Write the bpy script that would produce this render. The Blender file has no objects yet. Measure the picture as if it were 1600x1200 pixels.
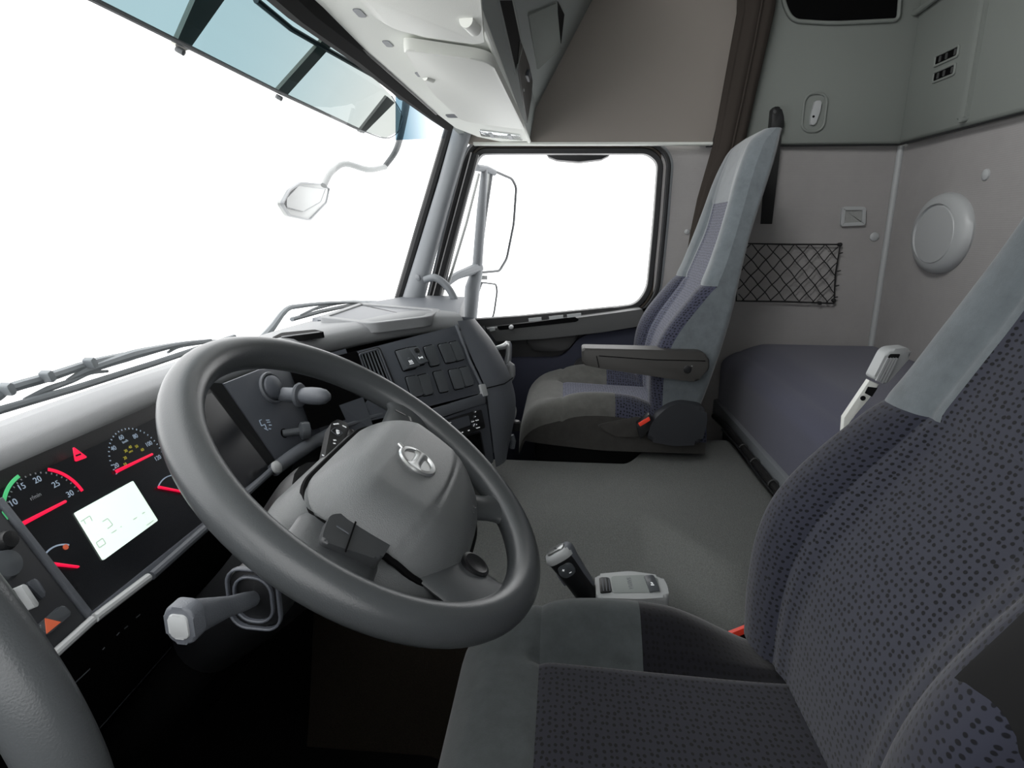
import bpy, bmesh, math, random
from math import sin, cos, pi, sqrt, radians, exp
from mathutils import Vector as V, Matrix
random.seed(7)
sc = bpy.context.scene
COL = sc.collection

# ------------------------------------------------------------------ camera
F = 953.4
def cam_axes(p, y, r):
    f = V((cos(p)*cos(y), cos(p)*sin(y), -sin(p)))
    rt = V((sin(y), -cos(y), 0)); dn = f.cross(rt)
    c, s = cos(r), sin(r)
    return c*rt + s*dn, -s*rt + c*dn, f
RT, DN, FW = cam_axes(.2449, .0814, -.0059)
EYE = V((-1.225, -.231, 1.092))
cd = bpy.data.cameras.new('camera'); cam = bpy.data.objects.new('camera', cd); COL.objects.link(cam)
cd.sensor_width = 36; cd.sensor_fit = 'HORIZONTAL'; cd.lens = F/1600*36; cd.clip_start = .02; cd.clip_end = 100
m = Matrix.Identity(4)
for i in range(3):
    m[i][0] = RT[i]; m[i][1] = -DN[i]; m[i][2] = -FW[i]; m[i][3] = EYE[i]
cam.matrix_world = m
sc.camera = cam

def ray(px, py):
    return RT*((px-800)/F) + DN*((py-600)/F) + FW
def at(px, py, X=None, Y=None, Z=None):
    d = ray(px, py)
    t = (X-EYE.x)/d.x if X is not None else (Y-EYE.y)/d.y if Y is not None else (Z-EYE.z)/d.z
    return EYE + d*t
class Fr:
    """a plane: origin o, right a, up b, normal n"""
    def __init__(s, o, a, b):
        s.o = V(o); s.a = V(a).normalized(); b = V(b); s.b = (b - s.a*b.dot(s.a)).normalized(); s.n = s.a.cross(s.b)
    def p(s, u, v, h=0): return s.o + s.a*u + s.b*v + s.n*h
    def uv(s, px, py, h=0):
        d = ray(px, py); o = s.o + s.n*h
        q = EYE + d*((o-EYE).dot(s.n)/d.dot(s.n)) - o
        return (q.dot(s.a), q.dot(s.b))
    def poly(s, pts, h=0): return [s.uv(x, y, h) for x, y in pts]
    def sh(s, h): return Fr(s.o + s.n*h, s.a, s.b)
    def moved(s, u, v, h=0, rot=0):
        a = s.a*cos(rot) + s.b*sin(rot)
        return Fr(s.p(u, v, h), a, -s.a*sin(rot) + s.b*cos(rot))

# ------------------------------------------------------------------ materials
def lin(c):
    c = c/255
    return c/12.92 if c <= .04045 else ((c+.055)/1.055)**2.4
MATS = {}
def mat(name, rgb, rough=.5, metal=0., bump=0., bscale=400., mott=0., mscale=30., spec=.5, emit=None, coat=0., sheen=0.):
    m = bpy.data.materials.new(name); m.use_nodes = True; nt = m.node_tree; N = nt.nodes; L = nt.links
    b = N['Principled BSDF']
    col = (lin(rgb[0]), lin(rgb[1]), lin(rgb[2]), 1)
    b.inputs['Base Color'].default_value = col
    b.inputs['Roughness'].default_value = rough; b.inputs['Metallic'].default_value = metal
    b.inputs['Specular IOR Level'].default_value = spec
    b.inputs['Coat Weight'].default_value = coat
    b.inputs['Sheen Weight'].default_value = sheen; b.inputs['Sheen Roughness'].default_value = .5
    if emit:
        b.inputs['Emission Color'].default_value = (lin(emit[0]), lin(emit[1]), lin(emit[2]), 1)
        b.inputs['Emission Strength'].default_value = emit[3]
    tc = N.new('ShaderNodeTexCoord')
    if bump:
        n = N.new('ShaderNodeTexNoise'); n.inputs['Scale'].default_value = bscale; n.inputs['Detail'].default_value = 3
        L.new(tc.outputs['Object'], n.inputs['Vector'])
        bm = N.new('ShaderNodeBump'); bm.inputs['Strength'].default_value = bump; bm.inputs['Distance'].default_value = .002
        L.new(n.outputs['Fac'], bm.inputs['Height']); L.new(bm.outputs['Normal'], b.inputs['Normal'])
    if mott:
        n = N.new('ShaderNodeTexNoise'); n.inputs['Scale'].default_value = mscale; n.inputs['Detail'].default_value = 6
        n.inputs['Roughness'].default_value = .7
        L.new(tc.outputs['Object'], n.inputs['Vector'])
        mr = N.new('ShaderNodeMapRange'); mr.inputs['From Min'].default_value = .3; mr.inputs['From Max'].default_value = .7
        mr.inputs['To Min'].default_value = 1-mott; mr.inputs['To Max'].default_value = 1+mott
        L.new(n.outputs['Fac'], mr.inputs['Value'])
        hs = N.new('ShaderNodeHueSaturation'); hs.inputs['Color'].default_value = col
        L.new(mr.outputs['Result'], hs.inputs['Value']); L.new(hs.outputs['Color'], b.inputs['Base Color'])
    MATS[name] = m
    return m
def cloth(name, base, dot, pitch=.0108):
    m = bpy.data.materials.new(name); m.use_nodes = True; nt = m.node_tree; N = nt.nodes; L = nt.links
    b = N['Principled BSDF']; b.inputs['Roughness'].default_value = .9; b.inputs['Specular IOR Level'].default_value = .2
    b.inputs['Sheen Weight'].default_value = .25; b.inputs['Sheen Roughness'].default_value = .5
    uv = N.new('ShaderNodeUVMap')
    mp = N.new('ShaderNodeMapping'); mp.inputs['Scale'].default_value = (1/pitch, 1/(pitch*.8), 1)
    L.new(uv.outputs['UV'], mp.inputs['Vector'])
    vo = N.new('ShaderNodeTexVoronoi'); vo.voronoi_dimensions = '2D'; vo.inputs['Scale'].default_value = 1; vo.inputs['Randomness'].default_value = .45
    L.new(mp.outputs['Vector'], vo.inputs['Vector'])
    no = N.new('ShaderNodeTexNoise'); no.noise_dimensions = '2D'; no.inputs['Scale'].default_value = .8; no.inputs['Detail'].default_value = 2
    L.new(mp.outputs['Vector'], no.inputs['Vector'])
    ad = N.new('ShaderNodeMath'); ad.operation = 'MULTIPLY_ADD'; ad.inputs[1].default_value = -.28
    L.new(no.outputs['Fac'], ad.inputs[0]); L.new(vo.outputs['Distance'], ad.inputs[2])
    mr = N.new('ShaderNodeMapRange'); mr.interpolation_type = 'SMOOTHSTEP'
    mr.inputs['From Min'].default_value = .05; mr.inputs['From Max'].default_value = .17
    L.new(ad.outputs['Value'], mr.inputs['Value'])
    mx = N.new('ShaderNodeMix'); mx.data_type = 'RGBA'
    mx.inputs['A'].default_value = (*[lin(c) for c in dot], 1); mx.inputs['B'].default_value = (*[lin(c) for c in base], 1)
    L.new(mr.outputs['Result'], mx.inputs['Factor']); L.new(mx.outputs['Result'], b.inputs['Base Color'])
    bm = N.new('ShaderNodeBump'); bm.inputs['Strength'].default_value = .12; bm.inputs['Distance'].default_value = .001
    L.new(mr.outputs['Result'], bm.inputs['Height']); L.new(bm.outputs['Normal'], b.inputs['Normal'])
    MATS[name] = m
    return m
def weave(name, rgb, freq=1100., amt=.10):
    m = mat(name, rgb, .95, spec=.15, mott=.05, mscale=6); nt = m.node_tree; N = nt.nodes; L = nt.links
    b = N['Principled BSDF']; tc = N.new('ShaderNodeTexCoord')
    w = N.new('ShaderNodeTexWave'); w.bands_direction = 'Z'; w.inputs['Scale'].default_value = freq/20; w.inputs['Distortion'].default_value = 1.2
    w.inputs['Detail'].default_value = 2
    L.new(tc.outputs['Object'], w.inputs['Vector'])
    bm = N.new('ShaderNodeBump'); bm.inputs['Strength'].default_value = .2; bm.inputs['Distance'].default_value = .0008
    L.new(w.outputs['Fac'], bm.inputs['Height']); L.new(bm.outputs['Normal'], b.inputs['Normal'])
    return m
def glass(name, tint, alpha, gloss=.06, axis=None, lo=0., hi=1., end=(.30, .315, .30, 1)):
    """thin clear pane: see-through, tinted (optionally fading along an object axis), with a faint sheen"""
    m = bpy.data.materials.new(name); m.use_nodes = True; nt = m.node_tree; N = nt.nodes; L = nt.links
    N.remove(N['Principled BSDF'])
    tr = N.new('ShaderNodeBsdfTransparent'); c = (*[1-(1-lin(c))*alpha for c in tint], 1)
    tr.inputs['Color'].default_value = c
    if axis is not None:
        tc = N.new('ShaderNodeTexCoord'); sx = N.new('ShaderNodeSeparateXYZ'); mr = N.new('ShaderNodeMapRange'); mx = N.new('ShaderNodeMix'); mx.data_type = 'RGBA'
        L.new(tc.outputs['Generated'], sx.inputs[0]); L.new(sx.outputs[axis], mr.inputs['Value'])
        mr.inputs['From Min'].default_value = lo; mr.inputs['From Max'].default_value = hi; mr.interpolation_type = 'SMOOTHSTEP'
        mx.inputs['A'].default_value = c; mx.inputs['B'].default_value = end
        L.new(mr.outputs[0], mx.inputs['Factor']); L.new(mx.outputs['Result'], tr.inputs['Color'])
    gl = N.new('ShaderNodeBsdfGlossy'); gl.inputs['Roughness'].default_value = .02
    lw = N.new('ShaderNodeLayerWeight'); lw.inputs['Blend'].default_value = .15
    mu = N.new('ShaderNodeMath'); mu.operation = 'MULTIPLY'; mu.inputs[1].default_value = gloss
    L.new(lw.outputs['Fresnel'], mu.inputs[0])
    mx = N.new('ShaderNodeMixShader'); L.new(mu.outputs[0], mx.inputs[0]); L.new(tr.outputs[0], mx.inputs[1]); L.new(gl.outputs[0], mx.inputs[2])
    L.new(mx.outputs[0], N['Material Output'].inputs['Surface'])
    MATS[name] = m
    return m
DASH   = mat('dash_grey_plastic', (92, 96, 102), .48, bump=.25, bscale=900)
DASHTOP= mat('dash_top_plastic', (128, 130, 132), .5, bump=.25, bscale=900)
PANEL  = mat('dark_panel_plastic', (80, 84, 91), .42, bump=.2, bscale=900)
BLACKP = mat('black_plastic', (20, 21, 23), .4, bump=.15, bscale=900)
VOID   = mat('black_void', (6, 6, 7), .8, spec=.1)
PADB   = mat('wheel_button_plastic', (60, 62, 64), .35)
PANELD = mat('shaded_panel_plastic', (44, 46, 50), .45)
BTN    = mat('button_plastic', (78, 82, 86), .30)
RIM    = mat('wheel_leather_grey', (68, 71, 73), .30, bump=.12, bscale=700)
HUB    = mat('wheel_hub_plastic', (96, 99, 100), .36, bump=.35, bscale=800)
SILV   = mat('satin_silver', (190, 192, 192), .3, metal=.85)
LGREY  = mat('light_grey_plastic', (172, 175, 176), .4)
CHROME = mat('bright_chrome', (225, 228, 230), .18, metal=1)
WHITEP = mat('off_white_plastic', (234, 236, 230), .5, bump=.1, bscale=500)
HEADL  = mat('headliner_light', (230, 233, 227), .7, bump=.15, bscale=500)
CONS   = mat('console_grey', (140, 146, 144), .55, bump=.1, bscale=600)
TAUPE  = mat('taupe_headliner_cloth', (150, 144, 138), .95, bump=.3, bscale=800, spec=.1)
WALLF  = weave('grey_ribbed_wall_fabric', (158, 156, 155))
UPPER  = mat('green_grey_moulded_panel', (128, 133, 129), .75, bump=.2, bscale=700, spec=.25)
SUEDE  = mat('grey_suede', (104, 111, 115), .95, bump=.15, bscale=500, mott=.16, mscale=28, spec=.12, sheen=.5)
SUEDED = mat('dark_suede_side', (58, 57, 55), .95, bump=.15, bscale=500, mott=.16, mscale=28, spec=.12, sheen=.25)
CLOTH  = cloth('navy_dotted_cloth', (84, 87, 104), (24, 25, 34))
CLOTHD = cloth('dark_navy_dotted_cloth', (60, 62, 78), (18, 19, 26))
SUEDEP = mat('brownish_grey_suede', (88, 88, 85), .95, bump=.15, bscale=500, mott=.16, mscale=28, spec=.12, sheen=.25)
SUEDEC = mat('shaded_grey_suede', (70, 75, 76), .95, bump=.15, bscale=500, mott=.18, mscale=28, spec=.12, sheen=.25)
CLOTH2 = cloth('shaded_navy_dotted_cloth', (56, 58, 69), (14, 15, 20))  # driver seat copies of the navy cloth, shade put into the colour
CLOTH2D= cloth('shaded_navy_bolster_cloth', (47, 49, 61), (13, 14, 20))
CLOTH3 = cloth('deep_shaded_dotted_cloth', (38, 39, 48), (4, 4, 6))  # driver cushion copies, darkened further to carry its shade
CLOTH3D= cloth('deep_shaded_bolster_cloth', (17, 17, 23), (5, 5, 7))
ARMP   = mat('armrest_dark_vinyl', (56, 55, 53), .5, bump=.2, bscale=800)
SHADEMAT = mat('shaded_floor_mat', (38, 34, 29), .95, bump=.8, bscale=420, mott=.3, mscale=350, spec=.1)  # brown speckled mat flank, footwell shade put into its colour
NAVY   = mat('navy_bunk_cloth', (82, 83, 98), .95, bump=.2, bscale=900, mott=.06, mscale=300, spec=.1, sheen=.2)
NAVYD  = mat('navy_door_cloth', (58, 60, 72), .95, bump=.2, bscale=900, spec=.1)
RUBBER = mat('rubber_seal', (26, 27, 29), .45)
BROWN  = mat('brown_painted_metal', (66, 57, 48), .4)
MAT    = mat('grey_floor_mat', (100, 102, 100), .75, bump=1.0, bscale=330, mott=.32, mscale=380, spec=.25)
CURT   = mat('dark_taupe_curtain', (62, 57, 53), .95, bump=.3, bscale=700, spec=.1)
DOORP  = mat('door_plastic', (70, 71, 71), .5, bump=.2, bscale=800)
DOORD  = mat('door_dark_plastic', (40, 40, 41), .55, bump=.2, bscale=800)
PILL   = mat('pillar_plastic', (122, 126, 130), .45, bump=.15, bscale=800)
BELT   = mat('black_webbing', (14, 14, 15), .7)
RED    = mat('red_plastic', (214, 62, 44), .4, emit=(214, 62, 44, .15))
REDL   = mat('red_light', (220, 16, 60), .5, emit=(226, 12, 62, .9))
GREENL = mat('green_light', (70, 170, 110), .5, emit=(70, 170, 110, .7))
ORANGE = mat('orange_lens', (190, 90, 60), .5, emit=(190, 90, 60, .35))
LCD    = mat('lit_lcd', (220, 238, 228), .5, emit=(224, 242, 232, .85))
LCDINK = mat('lcd_ink', (178, 194, 182), .6, emit=(178, 196, 180, .6))
INK    = mat('white_marking', (225, 228, 230), .6, emit=(225, 228, 230, .35))
INKD   = mat('dim_marking', (140, 155, 170), .6, emit=(140, 155, 172, .45))
INKY   = mat('yellow_marking', (150, 145, 50), .6, emit=(160, 150, 50, .5))
EMBOSS = mat('grey_marking', (130, 134, 138), .5)
CLGLASS= mat('cluster_black_face', (24, 26, 30), .25)
EXTG   = mat('exterior_grey_plastic', (112, 116, 120), .5)
EXTL   = mat('exterior_pale_plastic', (158, 161, 160), .5)  # pale exterior greys carry outdoor haze in their colour
EXTM   = mat('exterior_mid_plastic', (140, 143, 143), .5)
EXTD   = mat('exterior_dark_plastic', (66, 70, 72), .5)
EXTR   = mat('mirror_rim_grey', (74, 77, 80), .5)
BRKT   = mat('visor_bracket_grey', (196, 195, 184), .6)
MIRR   = mat('mirror_face', (245, 247, 248), .05, metal=1)
WIPM   = mat('wiper_grey', (118, 124, 128), .5)  # wiper lightened too, haze put into its grey
NETM   = mat('black_cord', (20, 20, 22), .7)
LENS   = mat('ribbed_clear_lens', (150, 152, 150), .25, bump=.6, bscale=200)
GLASS  = glass('window_glass', (235, 245, 245), .06)
BAND   = glass('blue_side_deflector', (92, 118, 132), 1., .06, 0, .0, .95, (.62, .68, .72, 1))
VISG   = glass('tinted_visor_acrylic', (110, 131, 136), 1., .1, 0, .25, .95)

# ------------------------------------------------------------------ mesh helpers
def mk(name, verts, faces, material, parent=None, smooth=True, angle=35, uvs=None):
    me = bpy.data.meshes.new(name); me.from_pydata([tuple(v) for v in verts], [], faces)
    if uvs:
        ul = me.uv_layers.new(name='UVMap')
        for lp in me.loops: ul.data[lp.index].uv = uvs[lp.vertex_index]
    bm = bmesh.new(); bm.from_mesh(me); bmesh.ops.recalc_face_normals(bm, faces=bm.faces) if not uvs else None
    bm.to_mesh(me); bm.free()
    return link(name, me, material, parent, smooth, angle)
def link(name, me, material, parent=None, smooth=True, angle=35):
    me.materials.append(material)
    if smooth:
        me.polygons.foreach_set('use_smooth', [True]*len(me.polygons))
        me.set_sharp_from_angle(angle=radians(angle))
    o = bpy.data.objects.new(name, me); COL.objects.link(o)
    # put the origin in the middle of the mesh
    c = V((0, 0, 0))
    if len(me.vertices):
        c = sum((v.co for v in me.vertices), V((0, 0, 0)))/len(me.vertices)
        me.transform(Matrix.Translation(-c))
    if parent:
        o.parent = parent; o.location = c - PW[parent.name]
    else: o.location = c
    PW[o.name] = c
    return o
PW = {}
GRP = {'truck_seat': 'cab seats', 'grab_handle': 'grab handles on the front pillars', 'screw_cap': 'round button caps on the sleeper walls', 'air_slot': 'slotted vents in the rear upper panel'}
def thing(name, label, cat, loc=(0, 0, 0), group=None):
    o = bpy.data.objects.new(name, None); o.empty_display_size = .05; COL.objects.link(o); o.location = loc; PW[o.name] = V(loc)
    return tag(o, label, cat, group)
def tag(o, label, cat, group=None):
    o['label'] = label; o['category'] = cat
    group = group or GRP.get(o.name.split('.')[0])
    if group: o['group'] = group
    return o
def struct(o, label=None):
    o['kind'] = 'structure'
    if label: o['label'] = label
    return o
def bmobj(name, bm, material, parent=None, smooth=True, angle=35):
    bmesh.ops.recalc_face_normals(bm, faces=bm.faces)
    me = bpy.data.meshes.new(name); bm.to_mesh(me); bm.free()
    return link(name, me, material, parent, smooth, angle)
def rrect(w, h, r, n=5, cx=0, cy=0):
    r = min(r, w/2-1e-5, h/2-1e-5); out = []
    for sx, sy, a0 in ((1, 1, 0), (-1, 1, 90), (-1, -1, 180), (1, -1, 270)):
        for i in range(n+1):
            a = radians(a0+90*i/n); out.append((cx+sx*(w/2-r)+r*cos(a), cy+sy*(h/2-r)+r*sin(a)))
    return out
def roundpoly(pts, r, n=5):
    out = []; k = len(pts)
    rr = r if isinstance(r, (list, tuple)) else [r]*k
    for i in range(k):
        p0, p1, p2 = V(pts[i-1]).to_2d(), V(pts[i]).to_2d(), V(pts[(i+1) % k]).to_2d()
        d0, d2 = (p0-p1), (p2-p1); t = min(rr[i], d0.length*.45, d2.length*.45)
        a, b = p1+d0.normalized()*t, p1+d2.normalized()*t
        for j in range(n+1):
            s = j/n; q = a*(1-s)**2 + p1*2*s*(1-s) + b*s*s; out.append((q.x, q.y))
    return out
def extr(name, pts, fr, h0, h1, material, parent=None, bev=0., seg=2, angle=35):
    """prism of the outline pts (u,v) on plane fr from height h0 to h1, top edge bevelled"""
    bm = bmesh.new()
    a = sum(pts[i-1][0]*pts[i][1]-pts[i][0]*pts[i-1][1] for i in range(len(pts)))
    if a < 0: pts = pts[::-1]
    lo = [bm.verts.new(fr.p(u, v, h0)) for u, v in pts]; hi = [bm.verts.new(fr.p(u, v, h1)) for u, v in pts]
    n = len(pts)
    for i in range(n): bm.faces.new((lo[i], lo[(i+1) % n], hi[(i+1) % n], hi[i]))
    bm.faces.new(lo[::-1]); top = bm.faces.new(hi)
    if bev: bmesh.ops.bevel(bm, geom=list(top.edges), offset=bev, segments=seg, profile=.5, affect='EDGES', clamp_overlap=True)
    return bmobj(name, bm, material, parent, True, angle)
def offset_poly(pts, d):
    n = len(pts); out = []
    a = sum(pts[i-1][0]*pts[i][1]-pts[i][0]*pts[i-1][1] for i in range(n)); s = 1 if a > 0 else -1
    for i in range(n):
        p0, p1, p2 = V(pts[i-1]).to_2d(), V(pts[i]).to_2d(), V(pts[(i+1) % n]).to_2d()
        t = ((p1-p0).normalized()+(p2-p1).normalized())
        t = t.normalized() if t.length > 1e-9 else (p2-p1).normalized()
        out.append((p1.x + s*t.y*d, p1.y - s*t.x*d))
    return out
def ring(name, pin, pout, fr, h0, h1, material, parent=None, bev=0.):
    n = len(pin); vs = []; fs = []
    b = bev
    rows = [(pin, h0), (pin, h1), (pout, h1), (pout, h0)]
    for pp, h in rows: vs += [fr.p(u, v, h) for u, v in pp]
    for k in range(4):
        k2 = (k+1) % 4
        for i in range(n):
            j = (i+1) % n; fs.append((k*n+i, k*n+j, k2*n+j, k2*n+i))
    o = mk(name, vs, fs, material, parent)
    if b:
        md = o.modifiers.new('bevel', 'BEVEL'); md.width = b; md.segments = 2; md.limit_method = 'ANGLE'
    return o
def cat_rom(pts, n=8, closed=False):
    pts = [V(p) for p in pts]; k = len(pts); out = []
    for i in range(k if closed else k-1):
        p0 = pts[i-1] if (i > 0 or closed) else pts[0]*2-pts[1]
        p1 = pts[i]; p2 = pts[(i+1) % k]; p3 = pts[(i+2) % k] if (i+2 < k or closed) else p2*2-p1
        for j in range(n):
            t = j/n
            out.append(.5*((2*p1)+(-p0+p2)*t+(2*p0-5*p1+4*p2-p3)*t*t+(-p0+3*p1-3*p2+p3)*t**3))
    if not closed: out.append(pts[-1])
    return out
def tube_geo(pts, r, seg=12, closed=False, flat=None, up=None):
    """r: radius or list; flat: (ru, rv) multipliers for an elliptical section"""
    pts = [V(p) for p in pts]; n = len(pts); vs = []; fs = []; pn = None
    fu, fv = flat or (1, 1)
    for i in range(n):
        if closed: t = (pts[(i+1) % n]-pts[i-1]).normalized()
        else: t = (pts[min(i+1, n-1)]-pts[max(i-1, 0)]).normalized()
        if pn is None:
            a = V(up) if up else (V((0, 0, 1)) if abs(t.z) < .9 else V((1, 0, 0)))
            pn = (a - t*a.dot(t)).normalized()
        else:
            pn = V(up) if up else pn
            pn = (pn - t*pn.dot(t)).normalized()
        bn = t.cross(pn)
        ri = r[min(i, len(r)-1)] if isinstance(r, (list, tuple)) else r
        for k in range(seg):
            a = 2*pi*k/seg; vs.append(pts[i]+pn*cos(a)*ri*fu+bn*sin(a)*ri*fv)
    for i in range(n if closed else n-1):
        j = (i+1) % n
        for k in range(seg):
            l = (k+1) % seg; fs.append((i*seg+k, i*seg+l, j*seg+l, j*seg+k))
    if not closed:
        fs.append(tuple(range(seg))[::-1]); fs.append(tuple((n-1)*seg+k for k in range(seg)))
    return vs, fs
def tube(name, pts, r, material, parent=None, seg=12, smooth=0, closed=False, flat=None, up=None):
    if smooth:
        if isinstance(r, (list, tuple)):
            rr = []
            for i in range(len(pts)-1):
                for j in range(smooth): rr.append(r[i]+(r[i+1]-r[i])*j/smooth)
            rr.append(r[-1]); r = rr
        pts = cat_rom(pts, smooth, closed)
    vs, fs = tube_geo(pts, r, seg, closed, flat, up)
    return mk(name, vs, fs, material, parent)
def lathe(name, prof, fr, material, parent=None, seg=28, su=1., sv=1.):
    """prof: (radius, height) list on plane fr"""
    vs = []; fs = []; n = len(prof)
    for r, h in prof:
        for k in range(seg):
            a = 2*pi*k/seg; vs.append(fr.p(r*su*cos(a), r*sv*sin(a), h))
    for i in range(n-1):
        for k in range(seg):
            l = (k+1) % seg; fs.append((i*seg+k, i*seg+l, (i+1)*seg+l, (i+1)*seg+k))
    fs.append(tuple(range(seg))); fs.append(tuple((n-1)*seg+k for k in range(seg)))
    return mk(name, vs, fs, material, parent)
def grid(name, fn, nu, nv, material, parent=None, skirt=None, angle=50, uv=False):
    vs = []; fs = []; uvs = []
    for i in range(nu+1):
        for j in range(nv+1):
            r = fn(i/nu, j/nv); vs.append(V(r)); uvs.append((i/nu, j/nv))
    w = nv+1
    for i in range(nu):
        for j in range(nv): fs.append((i*w+j, (i+1)*w+j, (i+1)*w+j+1, i*w+j+1))
    if skirt:
        rim = [i*w for i in range(nu+1)] + [nu*w+j for j in range(1, nv+1)] + [i*w+nv for i in range(nu-1, -1, -1)] + [j for j in range(nv-1, 0, -1)]
        base = len(vs)
        for k in rim: vs.append(skirt(vs[k]))
        for a in range(len(rim)):
            b = (a+1) % len(rim); fs.append((rim[a], rim[b], base+b, base+a))
        fs.append(tuple(base+a for a in range(len(rim))))
    return mk(name, vs, fs, material, parent, angle=angle)
def box(name, lo, hi, material, parent=None, bev=.004, seg=2):
    fr = Fr((0, 0, 0), (1, 0, 0), (0, 1, 0)); bm = bmesh.new()
    bmesh.ops.create_cube(bm, size=1)
    lo, hi = V(lo), V(hi)
    for v in bm.verts: v.co = V([(lo[i]+hi[i])/2 + v.co[i]*(hi[i]-lo[i]) for i in range(3)])
    if bev: bmesh.ops.bevel(bm, geom=bm.edges[:], offset=bev, segments=seg, profile=.5, affect='EDGES', clamp_overlap=True)
    return bmobj(name, bm, material, parent)
def slab(name, c, th, material, parent=None, bev=.004, n=1):
    """four corners (tl,tr,br,bl) thickened backwards"""
    c = [V(p) for p in c]; nn = ((c[1]-c[0]).cross(c[3]-c[0])).normalized()
    if nn.dot(EYE-c[0]) < 0: nn = -nn
    bm = bmesh.new(); a = [bm.verts.new(p) for p in c]; b = [bm.verts.new(p-nn*th) for p in c]
    bm.faces.new(a); bm.faces.new(b[::-1])
    for i in range(4): bm.faces.new((a[i], b[i], b[(i+1) % 4], a[(i+1) % 4]))
    if bev: bmesh.ops.bevel(bm, geom=bm.edges[:], offset=bev, segments=2, profile=.5, affect='EDGES', clamp_overlap=True)
    return bmobj(name, bm, material, parent)
def text(name, body, fr, size, material, parent=None, h=.0006):
    cu = bpy.data.curves.new(name, 'FONT'); cu.body = body; cu.size = size; cu.align_x = 'CENTER'; cu.align_y = 'CENTER'; cu.extrude = .0002
    o = bpy.data.objects.new(name, cu); COL.objects.link(o)
    bpy.context.view_layer.update()
    me = bpy.data.meshes.new_from_object(o.evaluated_get(bpy.context.evaluated_depsgraph_get()))
    bpy.data.objects.remove(o); bpy.data.curves.remove(cu)
    for v in me.vertices: v.co = fr.p(v.co.x, v.co.y, h+v.co.z)
    return link(name, me, material, parent, False)
def strokes(name, segs, fr, w, material, parent=None, h=.0006):
    """flat bars (u0,v0,u1,v1) on plane fr in one mesh"""
    vs = []; fs = []
    for u0, v0, u1, v1 in segs:
        d = V((u1-u0, v1-v0)); L = max(d.length, 1e-6); d /= L; q = V((-d.y, d.x))*w/2; k = len(vs)
        for hh in (0, h):
            for pu, pv in ((u0, v0), (u1, v1)):
                for s in (-1, 1): vs.append(fr.p(pu+s*q.x, pv+s*q.y, hh))
        fs += [(k, k+1, k+3, k+2), (k+4, k+6, k+7, k+5), (k, k+4, k+5, k+1), (k+2, k+3, k+7, k+6), (k, k+2, k+6, k+4), (k+1, k+5, k+7, k+3)]
    return mk(name, vs, fs, material, parent, False)
def sstep(a, b, x):
    t = max(0, min(1, (x-a)/(b-a))); return t*t*(3-2*t)
def interp(tab, x):
    if x <= tab[0][0]: return tab[0][1]
    for (a, p), (b, q) in zip(tab, tab[1:]):
        if x <= b: return p+(q-p)*(x-a)/(b-a)
    return tab[-1][1]
def sinterp(tab, x):
    """smooth (catmull) table lookup"""
    n = len(tab)
    if x <= tab[0][0]: return tab[0][1]
    if x >= tab[-1][0]: return tab[-1][1]
    for i in range(n-1):
        if x <= tab[i+1][0]:
            x0, y0 = tab[i]; x1, y1 = tab[i+1]; t = (x-x0)/(x1-x0)
            m0 = (tab[i+1][1]-tab[i-1][1])/(tab[i+1][0]-tab[i-1][0]) if i > 0 else (y1-y0)/(x1-x0)
            m1 = (tab[i+2][1]-tab[i][1])/(tab[i+2][0]-tab[i][0]) if i < n-2 else (y1-y0)/(x1-x0)
            h = x1-x0
            return (2*t**3-3*t*t+1)*y0+(t**3-2*t*t+t)*h*m0+(-2*t**3+3*t*t)*y1+(t**3-t*t)*h*m1

WX = 1.12                                             # passenger side wall
PWALL = Fr((WX, 0, 0), (0, -1, 0), (0, 0, 1))          # seen from inside: right = rearwards, normal = -X
# ================================================================== SETTING
struct(box('floor', (-1.12, -1.40, -.03), (1.14, .95, 0), VOID, bev=0))  # near black, the footwell's shade put into the floor colour
struct(box('ceiling', (-1.14, -1.42, 2.1), (1.16, .40, 2.13), TAUPE, bev=0))
struct(extr('wall_right', [(.57, 0), (1.39, 0), (1.39, 1.395), (.57, 1.395)], PWALL, -.03, 0, WALLF))
struct(box('wall_rear', (-1.14, -1.42, 0), (1.14, -1.385, 1.395), WALLF, bev=0))
struct(box('wall_left', (-1.155, -1.40, 0), (-1.125, .45, .80), DOORD, bev=0))
struct(box('wall_left_rear', (-1.155, -1.40, .80), (-1.125, -.58, 2.1), UPPER, bev=0))
struct(box('wall_left_header', (-1.155, -.58, 1.385), (-1.125, .25, 2.1), TAUPE, bev=0))
struct(tube('wall_left_pillar', [(-1.14, .40, .78), (-1.14, .14, 1.45)], .045, PILL, seg=12))
struct(box('wall_front', (-1.155, .56, 0), (1.16, .60, .80), BLACKP, bev=0))
struct(box('wall_left_front', (-1.155, .45, 0), (-1.125, .58, .80), DOORD, bev=0))
struct(box('wall_right_front', (1.13, .34, 0), (1.16, .58, .80), DOORD, bev=0))
# upper moulded panels of the sleeper
UP = Fr((1.085, 0, 0), (0, -1, 0), (0, 0, 1))
struct(extr('wall_upper_right', [(.70, 1.388), (1.372, 1.388), (1.372, 2.1), (.70, 2.1)], UP, -.05, 0, UPPER, bev=.012, seg=3))
UR = Fr((0, -1.355, 0), (1, 0, 0), (0, 0, 1)); UR.n = V((0, 1, 0))
class FrR(Fr):
    pass
REAR = Fr((0, -1.355, 0), (-1, 0, 0), (0, 0, 1))       # right = -X, normal = +Y
struct(extr('wall_upper_rear', [(-1.085, 1.388), (1.12, 1.388), (1.12, 2.1), (-1.085, 2.1)], REAR, -.05, 0, UPPER, bev=.012, seg=3))
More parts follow.
